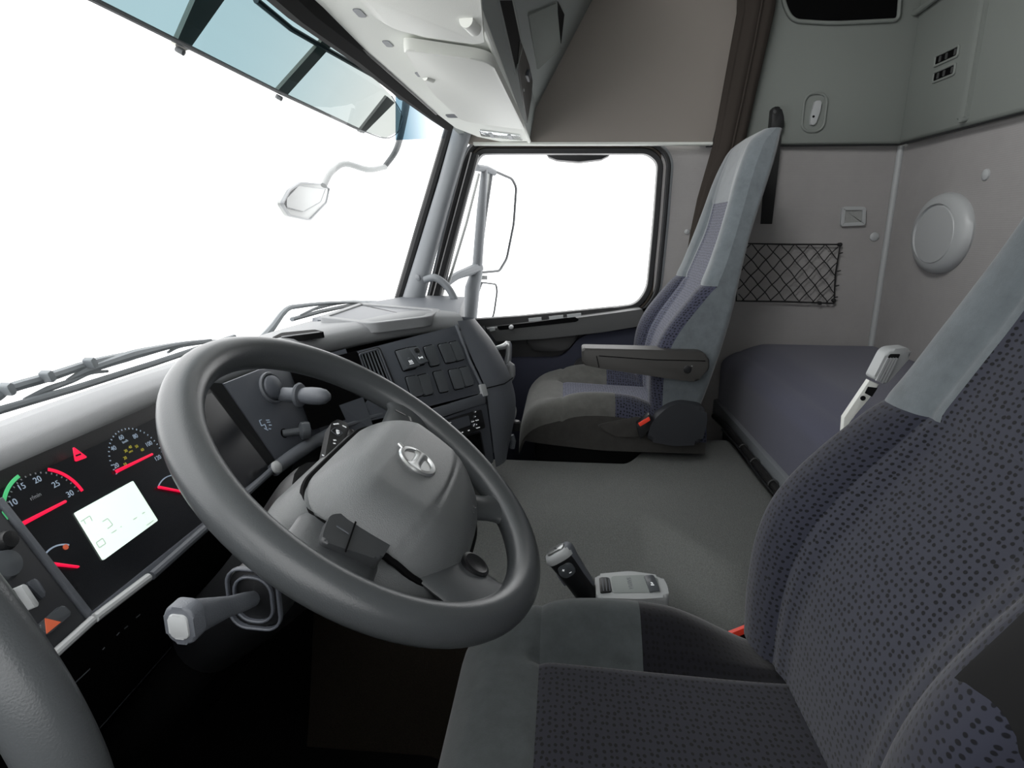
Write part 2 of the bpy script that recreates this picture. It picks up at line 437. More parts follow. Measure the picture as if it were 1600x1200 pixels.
# rounded corner column, moulded rib on the rear panel
struct(extr('trim_2', rrect(.035, .75, .012, cx=-.735, cy=1.775), REAR, -.005, .014, UPPER, bev=.010, seg=3), 'raised vertical rib on rear upper panel')
struct(tube('trim_3', [(WX-.006, -1.379, .66), (WX-.006, -1.379, 1.385)], .011, LGREY, seg=12), 'grey corner strip between side and rear fabric')
struct(tube('trim_4', [(WX-.012, -.72, 1.386), (1.09, -1.36, 1.386), (-1.1, -1.372, 1.386)], .003, RUBBER, seg=8), 'dark gap under the upper panels')
# header cloth over the door, with pale lower lip
HD = Fr((1.074, 0, 0), (0, -1, 0), (0, 0, 1))
struct(extr('wall_header_right', [(-.12, 1.396), (.735, 1.396), (.85, 2.1), (-.12, 2.1)], HD, -.03, 0, TAUPE, bev=.004))
struct(extr('trim_5', [(-.10, 1.391), (.735, 1.387), (.735, 1.396), (-.10, 1.400)], HD, -.03, .006, HEADL, bev=.002), 'pale lip along bottom of header cloth')
# ---- passenger window and door frame
WO = PWALL.poly([(752, 240), (1012, 240), (1028, 254), (1021, 350), (1011, 452), (994, 476), (960, 480), (770, 499), (688, 507), (678, 500), (688, 470), (715, 360), (743, 256)])
WO = roundpoly(WO, [.03, .03, .04, .2, .04, .04, .04, .2, .02, .02, .1, .1, .03], 6)
def offs(d): return offset_poly(WO, d)
win = struct(mk('window_2', [PWALL.p(u, v, -.02) for u, v in WO], [tuple(range(len(WO)))], GLASS, smooth=False), 'passenger door window pane')
ring('window_seal', WO, offs(.020), PWALL, -.045, .004, RUBBER, win, .003)
ring('window_channel', offs(.020), offs(.030), PWALL, -.03, -.004, BROWN, win, .002)
ring('door_seal', offs(.030), offs(.046), PWALL, -.03, .012, RUBBER, win, .004)
ring('outer_seal', offs(.046), offs(.056), PWALL, -.03, .002, PILL, win, .002)
# ---- A pillar
Ab, At = at(645, 470, X=1.04), at(722, 205, X=1.04)
d_ = (At-Ab)
apil = struct(tube('trim_6', [Ab-d_*.35, Ab-d_*.1, Ab+d_*.3, Ab+d_*.7, At+d_*.12], [.052, .050, .042, .037, .040], PILL, seg=24, smooth=6, flat=(1.0, .8), up=(-.75, -.6, 0)), 'grey passenger side windscreen pillar')
s0, s1 = at(623, 470, X=1.06), at(703, 200, X=1.06)
struct(tube('trim_7', [s0-(s1-s0)*.3, s0, s1, s1+(s1-s0)*.1], .019, RUBBER, seg=10), 'black windscreen seal beside pillar')
s0, s1 = at(680, 470, X=1.09), at(742, 240, X=1.09)
struct(tube('trim_8', [s0-(s1-s0)*.3, s0, s1], .016, RUBBER, seg=10), 'black door seal beside pillar')
lathe('screw_cap', [(.0, 0), (.012, 0), (.012, .003), (.009, .005), (.001, .005)], Fr(at(653, 434, X=1.0), (-.55, -.83, 0), (0, .33, .94)), PILL, apil, 20)

# ---- windscreen
def wsc(X, z):
    t = (z-.80)/.64
    return .60-.235*t - (.155-.06*t)*abs(X/1.08)**3.2
def wsp(u, v):
    X = -1.13+2.19*u; z = .76+.74*v
    return (X, wsc(X, z), z)
struct(grid('window_1', wsp, 24, 10, GLASS), 'curved windscreen glass')
# ================================================================== DASHBOARD
dash = thing('dashboard', 'grey moulded dashboard wrapping round behind the steering wheel', 'dashboard', (0, .40, .60))
Fc = [(-1.12, .372, .860), (-.645, .378, .861), (-.36, .387, .862), (-.06, .345, .864), (.17, .252, .870), (.325, .115, .879), (.385, .035, .874)]
Fp = cat_rom(Fc, 10)
def rear_pt(p):
    X = p.x*1.0
    # map lip station to a point at the foot of the windscreen
    k = sstep(.0, .40, X); Xr = X + .62*k
    return V((min(Xr, 1.04), wsc(min(Xr, 1.04), .80)-.015, .815))
prof_n = 12
def cover(u, v):
    i = min(int(u*(len(Fp)-1)), len(Fp)-2); t = u*(len(Fp)-1)-i
    p = Fp[i].lerp(Fp[i+1], t); a = Fp[max(i-1, 0)]; b = Fp[min(i+2, len(Fp)-1)]
    tg = (b-a); tg.z = 0; tg.normalize(); d = V((tg.y, -tg.x, 0))      # outward, towards the driver
    r = rear_pt(p)
    pr = [(0., r), (.25, r.lerp(p, .25)+V((0, 0, .012))), (.5, r.lerp(p, .55)+V((0, 0, .012))), (.62, p-d*.045+V((0, 0, .004))),
          (.70, p-d*.018+V((0, 0, .001))), (.77, p-V((0, 0, .006))), (.83, p+d*.010-V((0, 0, .020))), (.89, p+d*.010-V((0, 0, .036))), (.94, p+d*.000-V((0, 0, .045))), (1., p-d*.05-V((0, 0, .047)))]
    for (x0, q0), (x1, q1) in zip(pr, pr[1:]):
        if v <= x1+1e-9: return q0.lerp(q1, (v-x0)/(x1-x0))
vs_v = [0, .12, .25, .38, .5, .62, .70, .735, .77, .80, .83, .89, .94, 1.]
grid('upper_cover', lambda u, v: cover(u, vs_v[min(int(round(v*13)), 13)]), 60, 13, DASHTOP, dash, angle=60)
# body behind the panels
GZ = Fr((0, 0, 0), (1, 0, 0), (0, 1, 0))
core = [(-1.12, .375), (-.27, .375), (-.10, .345), (.06, .26), (.34, .065), (.41, .10), (1.09, .20), (1.09, .34), (.9, .42), (.4, .52), (0, .545), (-.5, .53), (-1.12, .44)]
extr('inner_body', core, GZ, .58, .816, BLACKP, dash)
# passenger side shell
extr('passenger_shell', roundpoly([(.375, .02), (.41, -.0), (.52, .07), (1.085, .14), (1.085, .345), (.80, .44), (.40, .47)], .03), GZ, .445, .853, DASH, dash, bev=.03, seg=4)
# front panel corner points, top / bottom of each bay
T = [V(p) for p in ((-1.12, .352, .842), (-.285, .358, .846), (-.10, .312, .836), (.035, .232, .845), (.32, .036, .862), (.405, .0, .862))]
B = [V(p) for p in ((-1.12, .270, .675), (-.240, .280, .680), (-.093, .25, .678), (-.005, .162, .660), (.28, -.034, .68))]
CL = Fr((0, .27, .675), (1, 0, 0), (0, .42, .907))                     # instrument plane
KN = Fr(B[1], B[2]-B[1], (T[1]+T[2]-B[1]-B[2]))                        # brake knob panel plane
SW = Fr(T[4], T[4]-T[3], (.20, .35, .915))                             # switch panel plane
LO = Fr(B[4], T[4]-T[3], (.005, .026, .165))                           # radio plane

# -- bay 1: cluster surround
hood = T[1]-V((0, 0, .0))
slab('cluster_frame', [T[0], T[1], B[1], B[0]], .03, BLACKP, dash, 0)
# -- divider beside the left pod
dv0, dv1 = CL.uv(-8, 782), CL.uv(136, 964)
dvd = V((dv1[0]-dv0[0], dv1[1]-dv0[1])).normalized()
extr('divider_strip', [(dv0[0]-.004, dv0[1]), (dv0[0]+.003, dv0[1]), (dv1[0]+.003, dv1[1]), (dv1[0]-.004, dv1[1])], CL, 0, .008, DASH, dash, .002)
# -- left pod with rocker switches
pod = extr('switch_pod', [(-1.05, 0), (dv1[0]-.006, 0), (dv0[0]-.006, .17), (-1.05, .17)], CL, 0, .006, PANELD, dash, .003)
hz = CL.poly([(50, 983), (90, 948), (104, 962), (66, 996)], .006)
hb = extr('hazard_switch', roundpoly(hz, .003), CL, .005, .014, BTN, pod, .002); hb['label'] = 'hazard switch with orange triangle'
extr('warning_triangle', CL.poly([(70, 966), (95, 972), (73, 990)], .0145), CL, .0140, .0150, ORANGE, hb)
rk = CL.poly([(2, 930), (24, 918), (46, 946), (26, 962)], .006)
rb_ = extr('light_switch', roundpoly(rk, .004), CL, .005, .016, VOID, pod, .003)
extr('switch_lever', roundpoly(CL.poly([(20, 919), (28, 917), (50, 950), (43, 955)], .016), .002), CL, .012, .026, LGREY, rb_, .002)
extr('switch_lip', roundpoly(CL.poly([(4, 931), (14, 925), (18, 930), (8, 937)], .016), .002), CL, .012, .020, LGREY, rb_, .001)
extr('grip_pad', roundpoly(CL.poly([(38, 912), (54, 903), (70, 930), (64, 938)], .006), .004), CL, .004, .009, PANEL, pod, .002)
lathe('dimmer_knob', [(.010, .004), (.010, .02), (.008, .026), (.001, .027)], CL.moved(*CL.uv(-2, 850, .01)), BLACKP, pod, 20)
lathe('rotary_knob', [(.016, .004), (.016, .014), (.013, .022), (.001, .024)], CL.moved(*CL.uv(0, 886, .01)), BTN, pod, 24)
# -- ledge under the cluster, sunlight on its left end put into a paler grey
tube('lower_ledge', [at(52, 1052, Y=.262), at(145, 968, Y=.262)], .0048, LGREY, dash, 10)
tube('lower_ledge', [at(148, 966, Y=.260), at(232, 902, Y=.260)], .0052, LGREY, dash, 10)
tube('lower_ledge', [at(236, 900, Y=.266), at(330, 817, Y=.266), at(388, 768, Y=.266), at(430, 730, Y=.264)], .006, DASH, dash, 10)
tube('lower_ledge', [at(428, 734, Y=.262), at(470, 704, Y=.25), at(520, 675, Y=.228), at(580, 640, Y=.19)], [.012, .013, .012, .010], DASH, dash, 12, smooth=5)
lathe('ledge_cap', [(.001, 0), (.011, 0), (.011, .006), (.007, .009), (.001, .01)], Fr(at(430, 731, Y=.255), (1, 0, 0), (0, .4, .9)), LGREY, dash, 16)
# -- knee panel: almost black
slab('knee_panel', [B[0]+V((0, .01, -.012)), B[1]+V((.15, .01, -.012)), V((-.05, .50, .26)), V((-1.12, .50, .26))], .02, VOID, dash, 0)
for (x0, y0, x1, y1) in ((110, 1073, 140, 1045), (160, 1015, 163, 1011), (182, 992, 186, 988), (194, 982, 199, 978), (212, 965, 218, 960)):
    KP = Fr(B[0]+V((0, .006, -.012)), (1, 0, 0), V((0, .49-.27, .26-.663))*-1)
    u0, v0 = KP.uv(x0, y0); u1, v1 = KP.uv(x1, y1)
    strokes('panel_slot', [(u0, v0, u1, v1)], KP, .0016, DASH, dash, .001)
u0, v0 = KP.uv(142, 1153); u1, v1 = KP.uv(268, 1010)
strokes('panel_seam', [(u0, v0, u1, v1)], KP, .0014, PANEL, dash, .001)
for (x0, y0, x1, y1) in ((415, 790, 428, 782), (440, 772, 452, 764), (462, 755, 473, 748), (478, 745, 482, 742)):
    u0, v0 = KP.uv(x0, y0); u1, v1 = KP.uv(x1, y1)
    strokes('panel_slot', [(u0, v0, u1, v1)], KP, .002, DASH, dash, .001)

# -- bay 2: brake knob panel
kp = extr('control_panel', [KN.uv(346, 600), KN.uv(402, 578), KN.uv(456, 572), KN.uv(505, 690), KN.uv(432, 724)], KN, -.02, .006, PANEL, dash, .004)
slab('panel_return', [T[1]+V((0, .0, 0)), KN.p(*KN.uv(344, 600), .004), KN.p(*KN.uv(430, 724), .004), B[1]+V((-.012, 0, 0))], .02, BLACKP, dash, 0)
bu, bv = KN.uv(424, 606, .006)
KB = KN.moved(bu, bv, .006)
lathe('lever_ring', [(.030, -.004), (.031, .002), (.029, .005), (.026, .005), (.025, 0)], KB, DASH, kp, 36)
lathe('lever_boss', [(.025, -.002), (.022, .008), (.014, .014), (.001, .016)], KB, PANEL, kp, 32)
# brake lever: stub, collar, rounded grip
lu, lv_ = KN.uv(440, 616, .012); q0 = KN.p(lu, lv_, .012)
tq = (q0-EYE).dot(FW)
dirn = ((EYE + ray(530, 621)*(tq-.035))-q0).normalized()
Lf = Fr(q0, dirn.cross(V((0, 0, 1))), V((0, 0, 1)))
if Lf.n.dot(dirn) < 0: Lf = Fr(q0, V((0, 0, 1)).cross(dirn), V((0, 0, 1)))
Lf.n = dirn; Lf.a = dirn.cross(V((0, 0, 1))).normalized(); Lf.b = Lf.a.cross(dirn)*-1
lev = lathe('brake_lever', [(.0135, .0), (.0138, .036), (.0135, .046), (.0155, .052), (.0165, .066), (.016, .082), (.0135, .094), (.008, .102), (.0006, .105)], Lf, DASH, kp, 28)
lev['label'] = 'dark grey brake lever with raised collar'
lathe('lever_collar', [(.0135, .034), (.0190, .0355), (.0208, .039), (.0190, .0425), (.0135, .045)], Lf, DASH, lev, 28, su=1., sv=1.15)
# pull knob
pu, pv = KN.uv(444, 677, .006)
Pf = KN.moved(pu, pv, .006)
pdir = (KN.n+KN.a*.9).normalized()
Pf = Fr(Pf.o, V((0, 0, 1)).cross(pdir), V((0, 0, 1)))
if Pf.n.dot(pdir) < 0: Pf = Fr(Pf.o, -V((0, 0, 1)).cross(pdir), V((0, 0, 1)))
kb = lathe('pull_knob', [(.0070, -.003), (.0070, .026), (.013, .028), (.0168, .031), (.0172, .040), (.0155, .046), (.001, .047)], Pf, BTN, kp, 28)
lathe('knob_socket', [(.009, -.002), (.009, .0008), (.0062, .0009)], KN.moved(pu, pv, .006), VOID, kp, 24)
# painted symbol: small truck and trailer plug lines
ic = KN.moved(*KN.uv(416, 664, .0065), .0065)
strokes('panel_symbol', [(-.012, .012, -.012, .002), (-.012, .012, -.006, .012), (-.012, .002, -.003, .002), (-.003, .002, -.003, -.006), (-.008, -.004, -.001, -.010), (.004, .008, .012, .006), (.004, .004, .012, .002), (.006, -.002, .012, -.004), (.002, -.008, .007, -.010)], ic, .0016, INKD, kp)

# -- bay 3: black recess beside the vent
r3 = [T[2]+V((.004, -.004, .0)), T[3], B[3]+V((0, 0, .01)), B[2]+V((.004, 0, .004))]
nn = ((r3[1]-r3[0]).cross(r3[3]-r3[0])).normalized()
RC = Fr((r3[0]+r3[2])/2, r3[1]-r3[0], r3[0]-r3[3])
slab('recess_panel', r3, .02, PANEL, dash, 0)
extr('recess_opening', roundpoly(RC.poly([(452, 574), (558, 548), (590, 640), (488, 672)], .002), .006), RC, 0, .002, VOID, dash, 0)
tube('recess_lower_lip', [RC.p(*RC.uv(520, 672), .004), RC.p(*RC.uv(585, 650), .004), RC.p(*RC.uv(600, 645), .004)], .005, DASH, dash, 8)

# -- bay 4: vent and switch panel
sw = extr('switch_panel', roundpoly(SW.poly([(541, 553), (716, 508), (752, 614), (570, 660)]), .006), SW, -.025, .0, PANEL, dash, .003)
tube('panel_edge', [SW.p(*SW.uv(712, 508), .002), SW.p(*SW.uv(731, 560), .002), SW.p(*SW.uv(752, 604), .002)], .0045, DASH, dash, 8)
vent = extr('air_vent', roundpoly(SW.poly([(557, 552), (592, 542), (621, 612), (584, 626)]), .005), SW, -.012, .003, BLACKP, sw, .002)
vp = SW.poly([(562, 555), (590, 547), (612, 602), (582, 613)], .003)
ring('vent_frame', offset_poly(roundpoly(vp, .004), -.0), offset_poly(roundpoly(vp, .004), .004), SW, .0, .007, PANEL, vent, .001)
extr('vent_cavity', vp, SW, .002, .0035, VOID, vent)
for i in range(6):
    t = (i+.5)/6
    a = (vp[0][0]+(vp[1][0]-vp[0][0])*t, vp[0][1]+(vp[1][1]-vp[0][1])*t); b = (vp[3][0]+(vp[2][0]-vp[3][0])*t, vp[3][1]+(vp[2][1]-vp[3][1])*t)
    strokes('vent_slat', [(a[0], a[1], b[0], b[1])], SW.sh(.003), .0018, DASH, vent, .004)
lathe('vent_wheel', [(.005, .0), (.005, .010), (.001, .011)], SW.moved(*SW.uv(592, 590, .003)), BTN, vent, 14)
btns = [[(617, 549), (636, 544), (650, 575), (630, 580)], [(636, 544), (651, 542), (663, 569), (648, 573)], [(661, 543), (675, 539), (686, 570), (672, 573)],
        [(684, 539), (699, 536), (711, 565), (696, 568)], [(701, 536), (713, 533), (725, 561), (712, 565)],
        [(633, 590), (650, 587), (660, 618), (643, 622)], [(651, 588), (666, 584), (676, 615), (661, 619)], [(676, 582), (690, 579), (700, 611), (687, 614)],
        [(700, 579), (715, 576), (724, 606), (710, 609)], [(716, 576), (729, 573), (739, 601), (726, 605)]]
for i, b in enumerate(btns):
    q = SW.poly(b)
    ring('button_gap', roundpoly(q, .004), offset_poly(roundpoly(q, .004), .0022), SW, -.001, .0006, VOID, sw)
    if i < 2:
        # rockers tipped outwards at the foot
        bm = bmesh.new(); hh = (.006, .006, .020, .020)
        lo = [bm.verts.new(SW.p(u, v, 0)) for u, v in q]; hi = [bm.verts.new(SW.p(u*.94+sum(p[0] for p in q)/4*.06, v*.96+sum(p[1] for p in q)/4*.04, h)) for (u, v), h in zip(q, hh)]
        bm.faces.new(hi)
        for k in range(4): bm.faces.new((lo[k], lo[(k+1) % 4], hi[(k+1) % 4], hi[k]))
        bmesh.ops.bevel(bm, geom=bm.edges[:], offset=.0018, segments=2, profile=.5, affect='EDGES', clamp_overlap=True)
        o = bmobj('rocker_switch', bm, BTN, sw)
        c3 = [SW.p(u, v, h) for (u, v), h in zip(q, hh)]
        BF = Fr(sum(c3, V((0, 0, 0)))/4, c3[2]-c3[3], (c3[0]-c3[3]))
        if i == 0:
            o['label'] = 'rocker switch with heater symbol'
            strokes('heater_symbol', [(x, -.006, x+.001, -.013) for x in (-.004, 0, .004)]+[(-.006, -.0155, .006, -.0155)], BF, .0014, INK, o, .0012)
            strokes('status_light', [(-.0025, .0, .0025, .0)], BF, .0014, EMBOSS, o, .0012)
        else:
            o['label'] = 'rocker switch with axle symbol'
            strokes('axle_symbol', [(-.006, -.008, .006, -.008), (-.005, -.005, -.005, -.011), (.005, -.005, .005, -.011), (0, -.0065, 0, -.0095)], BF, .0017, INK, o, .0012)
            extr('lock_tab', rrect(.011, .010, .002, cx=.0, cy=.012), BF, .0, .004, BLACKP, o, .001)
            strokes('status_light', [(-.002, .002, .002, .002)], BF, .0014, EMBOSS, o, .0012)
    else:
        extr('blank_switch', roundpoly(q, .004), SW, -.001, .0065, BTN, sw, .0028, 3)
# -- ledge between switches and radio
slab('centre_ledge', [SW.p(*SW.uv(590, 664), .006), SW.p(*SW.uv(757, 614), .006), LO.p(*LO.uv(757, 630), .006), LO.p(*LO.uv(600, 680), .006)], .03, DASH, dash, .004)
extr('ledge_post', roundpoly(SW.poly([(749, 601), (757, 600), (762, 618), (754, 620)], .004), .002), SW, -.01, .007, LGREY, dash, .002)
lp = extr('lower_console', roundpoly(LO.poly([(590, 690), (760, 629), (772, 722), (620, 800)]), .006), LO, -.05, .0, PANEL, dash, .004)
extr('storage_slot', roundpoly(LO.poly([(690, 692), (749, 676), (756, 712), (700, 735)]), .003), LO, -.002, .001, VOID, lp, 0)
ring('slot_frame', roundpoly(LO.poly([(690, 692), (749, 676), (756, 712), (700, 735)]), .003), offset_poly(roundpoly(LO.poly([(690, 692), (749, 676), (756, 712), (700, 735)]), .003), .004), LO, -.001, .003, BLACKP, lp, .001)
# -- end cap, curved
capL = [SW.p(*SW.uv(714, 502), .002), SW.p(*SW.uv(735, 556), .002), SW.p(*SW.uv(757, 606), .002), LO.p(*LO.uv(764, 650), .002), LO.p(*LO.uv(774, 730), .002)]
capR = [at(742, 497, X=.405), at(775, 540, X=.405), at(799, 590, X=.405), at(807, 640, X=.40), at(792, 712, X=.385)]
cl_, cr_ = cat_rom(capL, 6), cat_rom(capR, 6)
def capf(u, v):
    i = min(int(round(u*24)), 24); a, b = cl_[i], cr_[i]
    if v <= .55:
        t = v/.55; q = a.lerp(b, t); n = V((-.55, -.8, .1)); return q+n*.012*sin(pi*t)
    t = (v-.55)/.45; return b + V((.03*sin(t*pi/2), .20*t, 0)) + V((.012*sin(pi*min(1, t*3)), 0, 0))
grid('end_cap', capf, 24, 18, DASH, dash, angle=60)
tube('cap_seam', [cl_[12]+V((-.004, -.006, 0)), cl_[12].lerp(cr_[12], .5)+V((-.012, -.017, .0)), cr_[12]+V((-.004, -.004, .0))], .0016, VOID, dash, 6)
# -- tray on top of the dash
TR = Fr((.3, .2, .873), (1, 0, 0), (0, 1, -.03))
tro = TR.poly([(497, 498), (562, 476), (690, 486), (672, 498), (580, 509)])
tro = roundpoly(tro, .03)
tri = offset_poly(tro, -.022)
ring('tray_rim', tri, tro, TR, -.02, .006, DASHTOP, dash, .006)
extr('tray_mat', tri, TR, -.01, .002, PANEL, dash)
DM = Fr((.1, .40, .865), (1, 0, 0), (0, 1, -.13))
for k, pts in enumerate(([(424, 528), (440, 520), (492, 515), (507, 519), (470, 524)], )):
    extr('demister_slot', roundpoly(DM.poly(pts), .01), DM, -.012, .0005, VOID, dash)
strokes('demister_rib', [(*DM.uv(440, 527), *DM.uv(500, 519.5))], DM, .006, DASHTOP, dash, .002)
# passenger corner cover and its screw
grid('corner_cover', lambda u, v: at(640+70*u, 470+12*v+6*u, X=.95-.15*v)+V((0, 0, .015*sin(pi*u)*sin(pi*v))), 8, 6, DASHTOP, dash, skirt=lambda p: V((p.x, p.y, p.z-.04)))
# passenger side storage face, silver grab bar, cup holder
slab('storage_face', [at(757, 508, X=.50), at(780, 540, X=.50), at(782, 588, X=.47), at(766, 560, X=.45)], .02, BLACKP, dash, 0)
gb = tube('grab_bar', [at(772, 545, X=.47), at(788, 541, X=.47), at(794, 537, X=.47), at(795, 548, X=.47), at(793, 566, X=.47), at(789, 580, X=.47), at(781, 588, X=.47)], [.006, .009, .009, .009, .010, .010, .007], SILV, dash, 10, smooth=4, flat=(1, .7)); gb['label'] = 'silver grab bar'
tube('cap_bumper', [at(788, 586, X=.45), at(797, 570, X=.45), at(798, 585, X=.45), at(792, 604, X=.44)], [.006, .011, .014, .006], DASHTOP, dash, 12, smooth=4)
tube('cup_holder_rim', [at(800, 632, X=.44), at(804, 640, X=.44), at(802, 652, X=.44), at(797, 660, X=.44)], .006, LGREY, dash, 10, smooth=4)
ch = lathe('cup_holder', [(.012, 0), (.014, .012), (.014, .024), (.010, .028), (.001, .029)], Fr(at(806, 672, X=.43), (1, 0, 0), (0, 1, 0)), BLACKP, dash, 20)
tube('cup_holder_arm', [at(800, 700, X=.43), at(802, 690, X=.43), at(799, 680, X=.43)], .008, DASH, dash, 10)

# ================================================================== INSTRUMENT CLUSTER
clus = thing('instrument_cluster', 'dark instrument cluster with glowing red needles and a lit white display behind the steering wheel', 'instrument cluster', CL.p(-.5, 0))
e0 = CL.uv(0, 786); e1 = CL.uv(134, 960)
face = extr('dial_face', [(dv0[0]+.004, .172), (-.30, .172), (-.262, .012), (dv1[0]+.004, .012)], CL, .0, .003, CLGLASS, clus)
extr('lower_bezel', [(dv1[0]+.004, .012), (-.262, .012), (-.258, .0), (dv1[0], .0)], CL, .0, .006, PANEL, clus, .002)
C3 = CL.sh(.003)
def P3(x, y): return C3.uv(x, y)
dq = C3.poly([(115, 802), (206, 752), (245, 814), (160, 876)])
dsp = extr('display', roundpoly(dq, .002), CL, .003, .005, LCD, clus); dsp['label'] = 'lit white display screen'
C5 = CL.sh(.005)
def q5(x, y): return C5.uv(x, y)
strokes('display_marks', [(*q5(126, 815), *q5(140, 806)), (*q5(140, 806), *q5(144, 814)), (*q5(130, 812), *q5(134, 819)), (*q5(150, 848), *q5(160, 841)), (*q5(160, 841), *q5(165, 849)), (*q5(165, 849), *q5(155, 856)), (*q5(155, 856), *q5(150, 848)),
     (*q5(160, 815), *q5(168, 810)), (*q5(168, 810), *q5(176, 820)), (*q5(176, 820), *q5(168, 826)), (*q5(174, 833), *q5(182, 828)), (*q5(188, 824), *q5(190, 822)), (*q5(208, 812), *q5(214, 808)), (*q5(222, 803), *q5(226, 800)), (*q5(229, 821), *q5(240, 813))], C5, .0012, LCDINK, dsp, .0002)
def arcpts(c, r, a0, a1, n=20): return [(c[0]+r*cos(radians(a0+(a1-a0)*i/n)), c[1]+r*sin(radians(a0+(a1-a0)*i/n))) for i in range(n+1)]
def arcstroke(name, c, r, a0, a1, w, m, parent, n=20):
    a = arcpts(c, r, a0, a1, n); return strokes(name, [(*a[i], *a[i+1]) for i in range(n)], C3, w, m, parent, .0008)
# tachometer
tc_ = P3(56, 792)
ra = V(P3(98, 742)); rr_ = (ra-V(tc_)).length
tc_ = (-.6555, .1292)
tach = arcstroke('tachometer_red_zone', tc_, .0478, 58, 2, .0036, REDL, clus)
arcstroke('tachometer_green_zone', tc_, .0478, 165, 100, .0038, GREENL, clus)
for s, (x, y) in zip(('10', '15', '20', '25', '30'), ((20, 786), (33, 761), (58, 750), (87, 757), (109, 772))):
    text('tachometer_numeral', s, C3.moved(*P3(x, y)), .0095, INKD, clus)
text('tachometer_unit', 'r/min', C3.moved(*P3(55, 776)), .0065, EMBOSS, clus)
nd = [P3(28, 822), P3(99, 785)]
def needle(name, a, b, w=.0045):
    a, b = V(a), V(b); d = (b-a).normalized(); q = V((-d.y, d.x))
    pts = [tuple(a+q*w*.5), tuple(a-q*w*.5), tuple(b-q*w*.35), tuple(b+d*w*.4), tuple(b+q*w*.35)]
    return extr(name, pts, CL, .0045, .0070, REDL, clus, .0006)
needle('tachometer_needle', *nd)
# speedometer
spc = P3(208, 718)
for s, (x, y) in zip(('20', '40', '60', '80', '100', '120'), ((181, 728), (177, 701), (189, 684), (211, 682), (232, 694), (246, 716))):
    text('speedometer_numeral', s, C3.moved(*P3(x, y)), .0085, INKD, clus)
for s, (x, y) in zip(('10', '20', '30', '40', '50', '60'), ((195, 726), (195, 716), (196, 705), (203, 699), (213, 698), (222, 703))):
    text('inner_scale_numeral', s, C3.moved(*P3(x, y)), .0055, INKY, clus)
text('speedometer_unit', 'km/h', C3.moved(*P3(195, 690)), .005, INKD, clus)
text('inner_scale_unit', 'MPH', C3.moved(*P3(204, 706)), .0035, INKY, clus)
tick = []
for k in range(25):
    a = radians(184-8*k); tick.append((-.509+.0425*cos(a), .1327+.0425*sin(a), -.509+.0445*cos(a), .1327+.0445*sin(a)))
strokes('speedometer_ticks', tick, C3, .0011, INKD, clus)
tick = []
for k in range(21):
    a = radians(165-8*k); tick.append((tc_[0]+.0425*cos(a), tc_[1]+.0425*sin(a), tc_[0]+.0445*cos(a), tc_[1]+.0445*sin(a)))
strokes('tachometer_ticks', tick, C3, .0011, EMBOSS, clus)
needle('speedometer_needle', P3(179, 738), P3(235, 711))
# small gauges
arcstroke('fuel_gauge_scale', (-.4847, .0535), .040, 122, 40, .0014, INKD, clus, 14)
needle('fuel_gauge_needle', P3(245, 762), P3(292, 771), .0035)
strokes('fuel_gauge_mark', [(*P3(277, 760), *P3(281, 759))], C3, .005, INKD, clus)
arcstroke('temperature_gauge_scale', (-.6772, .0659), .0273, 116, 48, .0016, INKD, clus, 14)
needle('temperature_gauge_needle', P3(76, 882), P3(119, 887), .0035)
lathe('temperature_mark', [(.003, .003), (.003, .0042), (.0005, .0043)], CL.moved(*P3(102, 855)), ORANGE, clus, 12)
wt = extr('warning_light', roundpoly(C3.poly([(113, 698), (136, 715), (117, 722)]), .003), CL, .003, .0042, REDL, clus); wt['label'] = 'glowing red triangle warning light'
strokes('warning_mark', [(*C5.uv(119, 712), *C5.uv(127, 709))], CL.sh(.0042), .002, CLGLASS, wt, .0004)

# ================================================================== RADIO
radio = thing('radio', 'black car radio with small grey display below the switch panel', 'radio', LO.p(*LO.uv(720, 672), 0))
ff = extr('front_plate', roundpoly(LO.poly([(655, 667), (749, 640), (755, 668), (670, 700)]), .003), LO, -.002, .008, BLACKP, radio, .002)
extr('radio_display', roundpoly(LO.poly([(690, 661), (732, 649), (735, 664), (700, 676)], .008), .002), LO, .0075, .0088, PANEL, radio)
R8 = LO.sh(.008)
for (x, y) in ((741, 643), (741, 651), (738, 658), (745, 656), (739, 664), (743, 663)):
    extr('radio_button', rrect(.007, .006, .001), R8.moved(*R8.uv(x, y)), 0, .002, BTN, radio, .0006)
strokes('radio_marks', [(*R8.uv(741, 644), *R8.uv(743, 643)), (*R8.uv(741, 651), *R8.uv(742.5, 650.5)), (*R8.uv(736.5, 659), *R8.uv(740, 658)), (*R8.uv(743, 657), *R8.uv(747, 656)), (*R8.uv(739, 666), *R8.uv(740.5, 662)), (*R8.uv(743, 663.5), *R8.uv(744.5, 663)), (*R8.uv(744, 669), *R8.uv(749, 667.5)), (*R8.uv(701, 661), *R8.uv(704, 660)), (*R8.uv(721, 676), *R8.uv(723, 675)), (*R8.uv(731, 673), *R8.uv(733, 672))], R8, .0016, INK, radio, .0024)

# ================================================================== STEERING COLUMN
TH = .6294
W = Fr((-.5203, .0003, .800), (1, 0, 0), (0, cos(TH), sin(TH)))
col = thing('steering_column', 'dark grey steering column shroud with stalks under the wheel', 'steering column', W.p(0, 0, -.3))
path = [W.p(0, .010, -.072), W.p(0, .015, -.10), W.p(0, .02, -.17), W.p(0, .03, -.26), W.p(0, .05, -.36)]
tube('shroud', path, [.070, .072, .066, .058, .05], BLACKP, col, 24, smooth=5, flat=(1.0, 1.05), up=W.b)
tube('lower_shaft', [W.p(0, .04, -.32), W.p(0, .06, -.62)], .035, VOID, col, 14)
